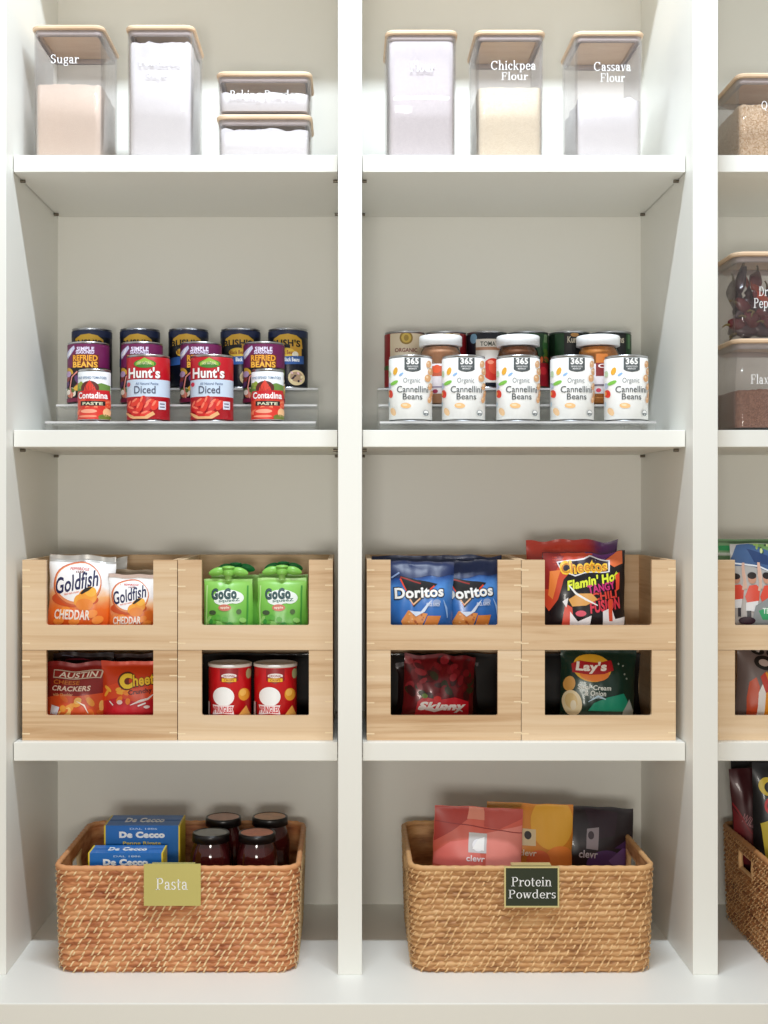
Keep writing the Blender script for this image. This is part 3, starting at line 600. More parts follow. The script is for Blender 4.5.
# ------------------------------------------------------------------ bags
def bag(name, label, x0, x1, ytop, s, base, thick, film, art=None, seam=None, seed=1, lean=0.0, roll=0.0, rotz=0.0, cat='bag', group=None, crimp=.009, rip=1.0, pouch=False, seamh=None, dy=0.0, gloss=True, extra=None):
    w = X(x1, s)-X(x0, s); h = Z(ytop, s)-base
    single = not seam and not extra
    loc = ((X(x0, s)+X(x1, s))/2, Y(s)+thick/2+dy, base)
    t = None if single else thing(name, label, cat, loc, 0, group, rot=(-lean, roll, rotz))
    sd = seed*7.31
    def dep(x, z):
        u = max(-1, min(1, 2*x/w)); v = z/h
        px_ = max(0, 1-abs(u)**2.6)**.75
        top = min(1, max(0, (h-crimp-z))/(h*.45)); pz = math.sin(top*PI/2)**.8
        bot = 1 if pouch else min(1, max(0, z-crimp*.5)/(h*.3)); pb = math.sin(bot*PI/2)**.6
        return thick/2*px_*pz*pb
    def f(x, z, l, side=-1):
        d = dep(x, z); v = z/h; u = 2*x/w
        wob = noise.noise(Vector((x*22+sd, z*14, side*3+sd)))*.0045+noise.noise(Vector((x*60+sd, z*34, side*5)))*.0016
        nt_ = math.exp(-max(0, h-crimp-z)/(h*.16)); nb = math.exp(-z/(h*.14))
        rp = (math.sin(x*260+sd)*.0012+noise.noise(Vector((x*95+sd, z*9, 7+side)))*.003)*(nt_+nb)*rip
        edge = max(0, 1-abs(u)**4)
        cr_ = math.sin(z*2600)*.0002 if z > h-crimp else 0
        common = noise.noise(Vector((x*14+sd, 5, sd)))*.004*nt_*rip
        y = side*(d+l+(wob*rip*.6+rp*.5)*edge*(.25+.75*min(1, d/(thick*.2)))*1.0+.0003)+common+cr_
        xx = x*(1-.035*math.sin(PI*min(1, v))*(0 if pouch else 1))+.0012*noise.noise(Vector((z*40, sd, u)))
        return (xx, y, z+.0055*rip*noise.noise(Vector((x*26+sd, 0, 9)))*max(0, v-.5)*2)
    nx, nz = 44, 52; mb = MB()
    zs = [h*j/nz for j in range(nz+1)]
    for side in (-1, 1):
        vs = [f(-w/2+w*i/nx, z, 0, side) for z in zs for i in range(nx+1)]
        fs = []
        for j in range(nz):
            for i in range(nx):
                a_ = j*(nx+1)+i; q = (a_, a_+1, a_+nx+2, a_+nx+1); fs.append(q if side < 0 else tuple(reversed(q)))
        mb.add(vs, fs, film, True)
    # close the outline between front and back
    loop = [(-w/2, z) for z in zs]+[(-w/2+w*i/nx, h) for i in range(1, nx+1)]+[(w/2, z) for z in reversed(zs[:-1])]+[(-w/2+w*i/nx, 0) for i in range(nx-1, 0, -1)]
    A = [f(x, z, 0, -1) for x, z in loop]; B = [f(x, z, 0, 1) for x, z in loop]
    n = len(loop); mb.add(A+B, [(i, (i+1) % n, n+(i+1) % n, n+i) for i in range(n)], film, True)
    sh = seamh if seamh is not None else crimp
    if art: press(mb, art, lambda x, z, l: f(x, z, l), (-w/2+.0008, w/2-.0008, .001, h-(sh if seam else .0008)), .003, .00055, .00005)
    if single: return tag(mb.build(name, loc=loc, rot=(-lean, roll, rotz)), label, cat, group)
    mb.build('film_body', t)
    if seam:
        m2 = MB(); k = 10
        rows = [h-sh+(sh+.0004)*j/k for j in range(k+1)]
        ra = [[f(-w/2-.0003+(w+.0006)*i/nx, z, .0007, -1) for i in range(nx+1)]+[f(w/2+.0003-(w+.0006)*i/nx, z, .0007, 1) for i in range(nx+1)] for z in rows]
        m2.rings(ra, seam, True, False, False); m2.build('top_seam', t)
    return t
SILV = mat('silver_film', (206,204,200), .28, .55, var=.08, scale=40)
def foil(name, rgb, rough=.3, metal=0.1, var=.12): return mat(name, rgb, rough, metal, var, 24, coat=.15)
DARKRED = foil('dark_red_film', (88,18,24)); NAVYF = foil('navy_film', (24,40,84), .3); 
# -- cheddar cracker bags
def cheddar(cx, cy, k, by, s, flip=0):
    a = Art(cx, by, s); P = lambda x, y: (cx+(x-76)*k, cy+(y-590)*k)
    def T(t, x0, y0, x1, y1, m, **kw): p, q = P(x0, y0), P(x1, y1); a.text(t, p[0], p[1], q[0], q[1], m, **kw)
    def E(x, y, rx, ry, m, rot=0): p = P(x, y); a.ell(p[0], p[1], rx*k, ry*k, m, rot)
    E(71, 600, 25, 8, (214,86,40)); E(73, 585, 25.5, 22.5, (206,98,60)); E(73.4, 584.5, 24.6, 21, (236,150,100)); E(73.8, 583.5, 23.4, 19.2, (252,250,250))
    T('PEPPERIDGE', 65, 568.5, 84, 571.4, (206,60,50), rot=-4, bold=.03); T('FARM', 71, 572, 79, 574.2, (120,40,40), bold=.03)
    T('Goldfish', 49.5, 574.5, 95, 591, (34,36,80), rot=13, bold=.02, shear=.3)
    T('baked snack crackers', 60, 592.5, 76, 595, (226,110,80), rot=11, bold=.01)
    E(85, 597, 9.5, 8, (246,160,50)); E(88, 592, 6, 5, (250,186,70)); E(76, 601, 5, 6, (246,168,60), 20); E(82, 605, 9, 6, (240,140,50))
    a.poly([P(77,594), P(82,588.5), P(90,587), P(86,591), P(79,595)], (34,26,24))
    for q in ((62,612), (72,622), (90,614), (96,620), (56,622)): E(q[0], q[1], 6, 4, (250,150,60), -20)
    T('CHEDDAR', 51, 610.5, 88, 620.5, (252,244,232), bold=.03, shear=.1)
    return a
GB = 'bags in the crates'
cm = ramp_mat('cheddar_film', [(0,(226,70,20)), (.38,(240,116,36)), (.56,(250,190,130)), (.66,(250,248,248)), (1,(250,250,250))], .155)
def by_of(base, s): return CY-(base-EYE)*S*s
sg = .952
bag('cracker_bag', 'large white and orange cheddar cracker bag with a silver top, left front of its crate', 43, 110.5, 556, sg, FU, .045, cm, cheddar(76, 590, 1, by_of(FU, sg), sg), SILV, 1, .05, .035, seamh=.012)
bag('cracker_bag', 'smaller white and orange cheddar cracker bag, right front of the upper left crate', 107, 156, 575, .955, FU, .036, ramp_mat('cheddar_film_small', [(0,(226,80,24)), (.42,(240,126,50)), (.58,(250,206,160)), (.70,(250,248,248)), (1,(250,250,250))], .125), cheddar(134, 601, .78, by_of(FU, .955), .955), mat('pinkish_seam', (214,190,178), .4), 2, .05, -.01, seamh=.006)
bag('cracker_bag', 'grey silver backed bag standing behind the larger cheddar cracker bag', 66, 125, 558, .915, FU, .04, SILV, None, None, 3, .03)
bag('cracker_bag', 'taupe backed bag standing behind the smaller cheddar cracker bag', 104, 158, 570, .925, FU, .03, mat('taupe_film', (176,160,140), .4, .3, .1), None, None, 4, .03)
# -- lower left crate
s = .955; by = by_of(FL, s)
a = Art(73, by, s)
a.poly([(40,700),(60,695),(75,697),(104,694),(104,740),(40,740)], (222,84,36)).scatter(60, 699, 102, 716, 16, 5, 3, [(240,160,60),(232,110,40),(250,200,110)], 3)
a.poly([(50,672),(101,672),(99,680),(50,680)], (206,190,170)).poly([(51,673),(99,673),(98,679),(51,679)], (150,40,34)).text('AUSTIN', 56, 673.4, 96, 678.8, (240,230,214), bold=.02, shear=.2)
a.text('CHEESE', 51, 681.5, 78, 685.5, (206,120,50), bold=.02).text('CRACKERS', 50, 687, 90, 692, (240,214,196), bold=.03, shear=.15).text('with Cheddar', 51, 694, 72, 697, (230,170,120), bold=.01)
a.poly([(49,706),(58,708),(56,716),(48,715)], (230,232,240)).line([(76,702),(84,706),(88,714)], [.4,1.6,.6], (250,236,220))
bag('cracker_bag', 'dark red cracker bag with orange crackers along its bottom, lower left crate', 42, 104, 664, s, FL, .045, foil('brick_red_film', (142,32,30)), a, None, 5, .05, .01)
a = Art(129, by, s)
a.poly([(98,690),(115,684),(135,690),(160,684),(160,740),(98,740)], (228,74,26)).poly([(98,703),(118,698),(140,704),(160,698),(160,740),(98,740)], (206,24,40))
a.scatter(103, 690, 128, 704, 10, 4, 2.2, [(246,140,40),(250,180,60)], 5)
a.ell(126, 682, 9.4, 9, (90,40,20)).ell(126, 682, 7.6, 7.2, (246,206,50)).ell(127.6, 682, 5, 4.6, (120,40,20)).rect(128, 680, 140, 684, (216,70,26)).text('C', 119, 675, 132, 690, (250,214,60), bold=.07, rot=8).text('heetos', 131.5, 674, 166, 687, (40,20,16), rot=6, bold=.07).text('heetos', 132, 674.5, 165, 686, (250,206,50), rot=6, bold=.03)
a.text('Crunchy', 128, 690, 152, 696, (90,20,20), rot=6, bold=.03).line([(130,706),(140,702),(148,700),(153,696)], [.5,2.4,2,1], (246,236,236)).line([(108,702),(112,706)], 1.2, WHT).ell(119, 703, 3, 2.2, (246,220,214)).ell(147, 708, 3, 1.6, (246,230,226)).line([(138,707),(146,704)], 1.4, WHT)
bag('snack_bag', 'orange red cheese snack bag with yellow lettering, lower left crate', 98.5, 160, 663, s, FL, .045, foil('orange_red_film', (214,66,26)), a, None, 6, .05, -.01)
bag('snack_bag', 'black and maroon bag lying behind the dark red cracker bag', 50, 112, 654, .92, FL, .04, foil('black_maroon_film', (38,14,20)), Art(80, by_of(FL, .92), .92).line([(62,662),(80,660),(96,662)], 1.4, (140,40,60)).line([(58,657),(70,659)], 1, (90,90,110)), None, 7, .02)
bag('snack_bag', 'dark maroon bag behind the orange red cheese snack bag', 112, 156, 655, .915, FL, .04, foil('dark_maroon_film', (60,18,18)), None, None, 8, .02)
# -- green squeeze pouches
def pouch(label, cx, ytop, s, capm, rotz, art):
    base = FU; w0, w1 = cx-24.5, cx+24.5
    film = ramp_mat('green_pouch_film', [(0,(70,160,50)), (.5,(122,196,78)), (1,(150,210,100))], .12, .3)
    t = bag('squeeze_pouch', label, w0, w1, ytop, s, base, .03, film, art, None, int(cx), .03, 0, rotz, 'pouch', 'green squeeze pouches', .006, .7, True, extra=True)
    h = Z(ytop, s)-base
    mb = MB(); mb.lathe([(.006, h-.003), (.006, h+.006), (.0075, h+.006), (.0075, h+.0075)], mat('pale_green_plastic', (160,214,120), .35), 20); mb.build('spout', t)
    mb = MB()
    # cap: a hub with two rounded wings
    mb.lathe([(.0095, h+.0065), (.0105, h+.008), (.0105, h+.017), (.009, h+.019)], capm, 24)
    for sx in (-1, 1):
        rs = []
        for i in range(11):
            u = i/10; x = sx*(.006+.030*u); hh = .0035+.0045*math.sin(PI*min(1, u*1.0+.05))**.8 if u < .98 else .0015
            dd = .006*math.sin(PI*(u*.9+.08))+.0006; zc = h+.0145-.0045*u*u
            rs.append([(x, dd*math.cos(k), zc+hh*math.sin(k)) for k in [2*PI*q/14 for q in range(14)]])
        mb.rings(rs, capm)
    mb.lathe([(.0115, h+.019), (.012, h+.0195), (.011, h+.0225), (.004, h+.024)], capm, 24)
    mb.build('twist_cap', t); return t
def gart(cx):
    a = Art(cx, by_of(FU, .953), .953); o = cx-228
    a.ell(228+o, 597, 14.5, 7, (240,246,240)).ell(223+o, 601, 9, 4.5, (240,246,240)).ell(236+o, 598, 8, 6, (240,246,240))
    a.text('GoGo', 211+o, 588.5, 237+o, 600, (30,50,50), bold=.06, rot=3).text('GoGo', 211.5+o, 589, 236.5+o, 599.5, (60,90,90), bold=.02, rot=3).text('squeeZ', 219+o, 599, 240+o, 603, (70,110,100), rot=4, bold=.02)
    a.ell(225+o, 608, 6.5, 3.4, (214,120,100)).text('apple', 220.5+o, 606.5, 229.5+o, 609.5, (250,240,220), bold=.02).ell(212.5+o, 613, 3.6, 2.4, (70,90,60)).ell(239+o, 612, 2.6, 2.6, (80,110,60)).scatter(208+o, 615, 246+o, 628, 12, 4, 2.5, [(96,180,66),(60,150,60),(150,210,110)], 9)
    a.line([(206.5+o,586),(206+o,628)], 1.4, (190,230,150)).line([(248+o,586),(247+o,628)], 1.6, (70,150,60))
    return a
LG = mat('light_green_cap', (140,206,92), .3); DG = mat('emerald_cap', (24,140,72), .3)
pouch('green squeeze pouch with a light green winged cap, left of the front pair', 227.5, 579.5, .953, LG, 0, gart(227.5))
pouch('green squeeze pouch with a light green winged cap, right of the front pair', 281.5, 578.5, .953, LG, 0, gart(281.5))
pouch('squeeze pouch with an emerald cap, behind the left pouch', 235, 575.5, .928, DG, .1, None)
pouch('squeeze pouch with an emerald cap, behind the right pouch', 283, 574.5, .928, DG, -.05, None)
# -- chip tubes
def tube(label, px):
    s = .95; R = .0385; H = Z(661.5, s)-FL-.001
    t = thing('chip_tube', label, 'chip tube', (X(px, s), Y(s), FL), 0, 'red chip tubes')
    mb = MB(); redm = mat('red_tube_card', (214,24,34), .3, var=.03)
    mb.lathe([(R-.002,.0005),(R,.001),(R,H-.006)], redm, 64)
    cx = 230; a = Art(cx, by_of(FL, s), s)
    a.poly([(222,664),(240,664),(240,678),(231,681),(222,678)], (150,22,30)).text('Original', 223.5, 672.5, 238, 675, (246,236,230), bold=.03).ell(231, 673, 7.4, 2.2, (240,230,226)).text('ORIGINAL', 225, 672, 237, 674.4, (150,22,30), bold=.02).rect(224, 675.6, 238, 679, (240,190,40)).text('CRISPS', 226, 676.3, 236, 678.4, (150,22,30), bold=.02)
    a.ell(225.5, 693.5, 10.6, 9.4, (250,248,246))
    a.poly([(214.5,702),(236,702),(234.5,705.5),(236,711),(225,710),(214.5,712),(216,706.5)], (246,226,226)).text('PRINGLES', 216, 703.2, 234.5, 709.8, (200,30,40), bold=.03)
    a.ell(245, 692, 5, 6.2, (232,160,50), -10).ell(244, 690, 3, 3.4, (246,190,90)).poly([(240,712),(247,703),(251,714)], (240,170,80)).rect(208, 700, 211, 716, (240,236,236)).rect(211.6, 700, 212.4, 716, (60,30,30)).ell(249, 672, 2.2, 5, (190,200,150))
    f = lambda x, z, l: ((R+l)*math.sin(math.asin(max(-1, min(1, x/R)))), -(R+l)*math.cos(math.asin(max(-1, min(1, x/R)))), z)
    press(mb, a, f, (-R*.992, R*.992, .002, H-.008), .003, .0003, .00003); mb.build('card_tube', t)
    mb = MB(); mb.lathe([(R+.0002,H-.0062),(R+.0012,H-.006),(R+.0012,H-.001),(R-.001,H),(R-.002,H-.002),(.001,H-.002)], mat('clear_white_lid', (236,232,228), .3), 48, False, True); mb.build('plastic_lid', t)
    return t
tube('red chip tube with a blank white oval, left of the pair in the lower crate', 230)
tube('red chip tube with a blank white oval, right of the pair in the lower crate', 275.5)
# -- blue tortilla chip bags
def dart(dx, by, s, k=1):
    a = Art(419.5+dx, by, s); o = dx
    a.poly([(380+o,550),(456+o,550),(456+o,574),(440+o,577),(430+o,576),(405+o,580),(380+o,578)], (24,42,88))
    a.poly([(398+o,577),(437+o,584),(413+o,608)], (16,14,18)).line([(399+o,580),(412.5+o,605.5),(434+o,586)], 1.6, (226,70,40)).line([(409+o,600),(413+o,605),(424+o,595)], 1.6, (240,190,150)).line([(399+o,578.5),(420+o,584)], 1.4, (150,40,30))
    a.text('Doritos', 392+o, 586.5, 445+o, 599.5, (16,14,20), rot=4, bold=.09).text('Doritos', 393+o, 587.5, 444+o, 598.5, WHT, rot=4, bold=.035)
    a.poly([(400+o,622),(407+o,611),(427+o,614),(421+o,628),(404+o,632)], (222,140,66)).poly([(423+o,628),(427+o,616),(441+o,616),(436+o,630)], (214,128,54)).scatter(405+o, 614, 438+o, 628, 14, 1.2, .9, [(180,90,40),(240,180,110)], 4)
    a.ell(437+o, 602, 4, 2.6, (150,170,210)).text('COOL RANCH', 426+o, 603, 440+o, 606.5, (220,230,250), bold=.02)
    a.poly([(408+o,611),(415+o,617),(424+o,612),(432+o,600),(427+o,604),(420+o,612),(413+o,612)], (216,228,246))
    a.line([(444+o,600),(447+o,608),(448+o,618)], [.6,2.2,.8], (150,186,232)).line([(390+o,579),(398+o,574)], 1.6, (130,150,190))
    return a
blue = ramp_mat('blue_chip_film', [(0,(26,70,140)), (.5,(56,118,196)), (.72,(84,146,220)), (.86,(40,76,140)), (1,(22,36,76))], .14, .22)
s = .955; by = by_of(FU, s)
bag('chip_bag', 'bright blue tortilla chip bag at the left front of its crate', 385, 454, 562, s, FU, .05, blue, dart(0, by, s), None, 11, .03, .02, rip=1.3, crimp=.006)
bag('chip_bag', 'bright blue tortilla chip bag partly behind its neighbour, right front of its crate', 438, 505, 561, .94, FU, .05, blue, dart(52, by_of(FU, .94), .94), None, 12, .03, -.03, rip=1.3, crimp=.006)
bag('chip_bag', 'dark navy chip bag poking above the crate behind the left blue bag', 372, 443, 556, .922, FU, .045, NAVYF, None, None, 13, .02)
bag('chip_bag', 'dark navy chip bag poking above the crate behind the right blue bag', 430, 503, 556, .918, FU, .045, NAVYF, None, None, 14, .02)
# -- dark red bag in the lower crate
s = .93; by = by_of(FL, s)
a = Art(438, by, s); a.scatter(404, 662, 472, 700, 60, 5.5, 3.4, [(60,10,18),(124,18,30),(50,48,26),(84,10,20),(150,34,46)], 12)
a.poly([(414,704),(420,699),(436,701),(452,698),(468,702),(470,730),(412,730)], (206,22,44)).text('Skinny', 415, 703, 465, 714, (250,246,246), bold=.05, shear=.25, rot=2).line([(416,709),(432,712),(450,707),(462,712)], [2,3.4,2.4,1], (244,236,238)).ell(434, 700, 4, 2.6, (220,40,40)).ell(421, 698, 3, 2.4, (110,140,60))
bag('snack_bag', 'dark red bag with a white scrawl along its bottom, alone in the lower crate', 401, 475, 657, s, FL, .05, foil('wine_film', (112,14,26)), a, None, 21, .08, .06, rotz=.12, rip=1.6)
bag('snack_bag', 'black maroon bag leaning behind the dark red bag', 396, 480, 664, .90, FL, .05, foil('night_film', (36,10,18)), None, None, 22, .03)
SHADE_FILM = foil('black_shade_film', (9,8,10), .6, 0)  # near-black film for bags added in place of shade
for i, (px, lb) in enumerate([(255.3, 'wide black bag added as shade at the rear of the crate behind the red chip tubes'), (444.2, 'wide black bag added as shade at the rear of the crate behind the dark red bag'), (598.4, 'wide black bag added as shade at the rear of the crate behind the dark green chip bag')]):
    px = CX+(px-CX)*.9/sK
    bag('snack_bag', lb, px-65, px+65, 655.5, .90 if i else .90, FL, .03, SHADE_FILM, None, None, 24+i, 0, crimp=.004, rip=.4, dy=.02)  # added bag, makes the crate's rear as dark as deep shade
# -- tall snack bags
s = .95; by = by_of(FU, s)
a = Art(586, by, s)
a.poly([(540,545),(600,545),(598,556),(576,566),(562,580),(556,600),(548,612),(540,600)], (206,70,40)).poly([(540,545),(574,545),(566,556),(556,570),(549,590),(540,590)], (150,36,32)).poly([(574,543),(628,543),(626,552),(606,559),(590,556)], (96,38,110)).poly([(606,560),(626,551),(626,566),(616,568)], (224,110,60)).poly([(549,572),(560,570),(556,580),(551,600),(547,596)], (232,130,60))
a.poly([(557,562),(585,559),(592,556),(612,560),(611,572),(584,574),(574,577),(560,572)], (230,226,230)).poly([(558.5,563),(585,560.5),(592,557.5),(610.5,561),(609.5,571),(584,573),(574,575.5),(561,571)], (40,24,40))
a.text('Cheetos', 559, 560, 609, 574, (246,196,50), rot=4, bold=.06, shear=.1).text('Cheetos', 560.5, 562.5, 608, 572.5, (206,130,30), rot=4, bold=.015, shear=.1)
a.text("Flamin' Hot", 564, 576, 621, 586, (226,236,60), rot=11, bold=.045, shear=.25)
a.text('TANGY', 586, 583.5, 616, 592, (206,50,120), rot=10, bold=.04).text('CHILI', 590, 592, 618, 600, (226,70,60), rot=7, bold=.04).text('FUSION', 588, 600, 622, 612, (226,60,80), rot=8, bold=.04).poly([(617,576),(622,574),(621,590),(617,592)], (240,80,50))
a.poly([(566,600),(576,594),(590,594),(596,600),(584,606),(570,607)], (232,170,90)).line([(567,586),(574,594),(584,600),(596,606)], [1.2,2.2,2,1], WHT).poly([(563,604),(570,608),(572,626),(560,626)], (226,80,60)).poly([(560,602),(566,598),(564,608)], (240,236,236))
a.poly([(568,612),(576,622),(590,616),(588,628),(568,630)], (244,240,242)).ell(579, 614, 5.5, 3, (230,90,110)).poly([(602,612),(612,608),(616,620),(628,618),(626,632),(602,632)], (244,242,244)).poly([(608,600),(613,600),(613,622),(609,622)], (226,80,50))
bag('snack_bag', 'black hot cheese snack bag with yellow and red lettering, front of the upper crate', 544, 630, 553, s, FU, .055, foil('black_snack_film', (22,16,22)), a, None, 31, .03, .0, rotz=.05, rip=1.2, crimp=.004)
bag('snack_bag', 'red and plum topped snack bag directly behind the black snack bag', 528, 621, 540.5, .93, FU, .05, ramp_mat('red_plum_film', [(0,(196,60,40)), (.30,(186,44,40)), (.5,(140,36,60)), (.62,(90,30,96)), (1,(70,24,80))], .085, .28, .01, 'X'), None, None, 32, .03, .0, rip=1.5, seamh=.008)
# -- dark green chip bag
s = .945; by = by_of(FL, s)
a = Art(600, by, s)
a.ell(592, 669.5, 19.5, 13.6, (236,180,50)).ell(594, 675, 15, 7.5, (240,130,40)).poly([(571,667),(580,663),(600,664),(612,661),(614,671),(604,675),(590,676),(572,675)], (176,22,36)).text("Lay's", 575, 663.5, 607, 675, (250,246,240), rot=2, bold=.045, shear=.15)
a.text('Sour Cream', 577, 686, 611, 691, (220,226,222), bold=.03, rot=-1).text('& Onion', 584, 691.5, 606, 697, (220,226,222), bold=.03).text('FLAVORED', 590, 697, 603, 699.5, (190,210,220), bold=.02)
a.ell(569, 686, 5.5, 7.5, (222,168,90), 15).ell(572, 705, 9.5, 13, (246,230,190), -12).ell(571, 703, 6, 8, (236,210,150), -12).ell(573, 707, 3, 5, (250,240,214))
a.poly([(588,712),(594,704),(608,698),(625,694),(630,702),(628,712)], (24,150,120)).line([(588,703),(598,697),(606,700)], [.6,2,.8], (190,220,240)).poly([(625,712),(632,700),(637,712),(635,730),(622,730)], (180,190,188)).scatter(619, 664, 628, 680, 5, 1.2, 1, [(160,170,160)], 2)
bag('chip_bag', 'dark green potato chip bag with a yellow and red oval emblem, lower crate', 561, 638, 650.5, s, FL, .055, foil('dark_green_film', (18,52,42)), a, None, 41, .04, .03, rip=1.5)
# -- right bay crates
s = .955; by = by_of(FU, s)
a = Art(765, by, s)
a.poly([(730,575),(800,575),(800,640),(730,640)], (196,190,186)).poly([(733,560),(740,545),(752,543),(775,552),(800,556),(800,577),(768,571),(750,566),(733,566)], (64,96,142)).poly([(750,549),(770,556),(772,566),(756,563)], (36,64,112)).line([(733,563),(745,564.5),(760,567),(775,573),(800,577)], 1.6, (230,234,240))
a.poly([(748,543),(800,543),(800,556),(775,552),(760,547)], (110,150,90)).scatter(756, 544, 796, 555, 14, 3, 1.6, [(60,90,50),(200,214,150),(140,170,90)], 7)
for px_, sc in ((737, .9), (752, 1), (767, 1), (783, 1)):
    P = lambda x, y: (px_+x*sc, 583+y*sc)
    a.poly([P(-7,14), P(-3,3), P(4,2), P(8,6), P(7,18), P(-5,20)], (232,84,64)).poly([P(-6,20), P(6,18), P(5,29), P(-6,28)], (240,240,242)).poly([P(-5,28), P(-1,28), P(-1,38), P(-5,38)], (50,48,56)).poly([P(2,28), P(5,28), P(5,38), P(2,38)], (60,56,64))
    a.line([P(-6,6), P(-8,-8), P(-7,-20)], 2.6*sc, (222,180,160)).line([P(7,8), P(9,-6), P(8,-18)], 2.6*sc, (226,190,170)).ell(*P(0,-4), 4*sc, 5*sc, (206,150,124)).ell(*P(0,-7), 4.4*sc, 3.4*sc, (40,30,30))
a.poly([(755,606),(768,598),(800,594),(800,640),(748,640)], (150,156,158)).poly([(758,611),(768,607),(800,604),(800,620),(762,620)], (60,170,110)).text('TEAM SNACK', 762, 608, 798, 614, (230,240,232), bold=.03).ell(747, 621, 8, 4, (50,20,40))
bag('picture_pack', 'snack pack printed with children in red shirts holding a blue banner, right edge', 733.5, 797, 544, s, FU, .04, foil('grey_pack_film', (186,184,182), .35), a, None, 51, .02, cat='pack', rip=.5)
a = Art(760, by_of(FU, .93), .93); a.rect(724, 546, 742, 551, (40,160,90)).rect(722, 553, 750, 556, (226,236,226)).rect(712, 541, 810, 543, (96,130,90))
bag('green_pack', 'pale green pack with white stripe standing behind the picture pack', 719, 795, 539.5, .93, FU, .035, foil('sage_pack_film', (126,168,122), .4), a, None, 52, .01, cat='pack', rip=.4)
s = .95; by = by_of(FL, s)
a = Art(768, by, s)
a.ell(763, 664, 11, 7, (20,18,20)).ell(762, 664, 5.4, 3.4, (190,170,164)).ell(757, 653, 7, 4, (20,18,20)).ell(757.5, 653, 3, 1.6, (190,180,176)).ell(772, 654, 6, 4, (20,18,20)).ell(784, 664, 10, 7, (20,18,20)).ell(784, 664, 5, 3.4, (190,170,164))
a.poly([(748,740),(745,700),(747,684),(753,679),(757,688),(756,720),(757,740)], (212,78,34)).poly([(756,740),(756,694),(760,684),(764,692),(764,740)], (250,248,246)).poly([(763,740),(763,690),(760,676),(764,672),(770,686),(775,700),(775,740)], (246,160,30)).poly([(757,678),(762,673),(768,690),(763,694)], (206,56,36)).poly([(773,740),(773,690),(779,686),(781,740)], (250,240,230)).poly([(781,740),(781,690),(790,684),(792,740)], (212,78,34))
bag('snack_bag', 'grey bag with black rings and orange and white stripes, lower crate at the right edge', 737.5, 800, 648, s, FL, .05, foil('warm_grey_film', (120,106,104), .4), a, None, 53, .03, .06, rip=1)
# ------------------------------------------------------------------ baskets
def perim(hx, hy, r, n):
    """n points and outward normals round a rounded rectangle, evenly spaced"""
    L = [2*(hx-r), PI*r/2, 2*(hy-r), PI*r/2]*2; tot = sum(L); out = []
    for i in range(n):
        d = tot*i/n; k = 0
        while d > L[k]+1e-12: d -= L[k]; k += 1
        q = k//2; ang = [-PI/2, 0, PI/2, PI][q]
        if k % 2 == 0:
            nx_, ny_ = math.cos(ang), math.sin(ang); tx, ty = -ny_, nx_
            half = (hx-r) if q % 2 == 0 else (hy-r); ext = hy if q % 2 == 0 else hx
            out.append((nx_*ext+tx*(d-half), ny_*ext+ty*(d-half), nx_, ny_))
        else:
            a_ = ang+d/r; cxx = [(1,-1),(1,1),(-1,1),(-1,-1)][q]
            out.append((cxx[0]*(hx-r)+r*math.cos(a_), cxx[1]*(hy-r)+r*math.sin(a_), math.cos(a_), math.sin(a_)))
    return out
def weave_mat(name, cols):
    if name in MATS: return MATS[name]
    m, nt, p = nodes(name)
    tc = nt.nodes.new('ShaderNodeTexCoord'); mp = nt.nodes.new('ShaderNodeMapping'); mp.inputs['Scale'].default_value = (14, 14, 60)
    nt.links.new(tc.outputs['Object'], mp.inputs['Vector'])
    n = nt.nodes.new('ShaderNodeTexNoise'); n.inputs['Scale'].default_value = 1.6; n.inputs['Detail'].default_value = 4
    nt.links.new(mp.outputs[0], n.inputs['Vector'])
    r = nt.nodes.new('ShaderNodeValToRGB'); el = r.color_ramp.elements
    el[0].position = .3; el[0].color = lin(cols[0]); el[1].position = .7; el[1].color = lin(cols[2])
    e = el.new(.5); e.color = lin(cols[1])
    nt.links.new(n.outputs['Fac'], r.inputs[0]); nt.links.new(r.outputs[0], p.inputs['Base Color']); p.inputs['Roughness'].default_value = .5
    MATS[name] = m; return m
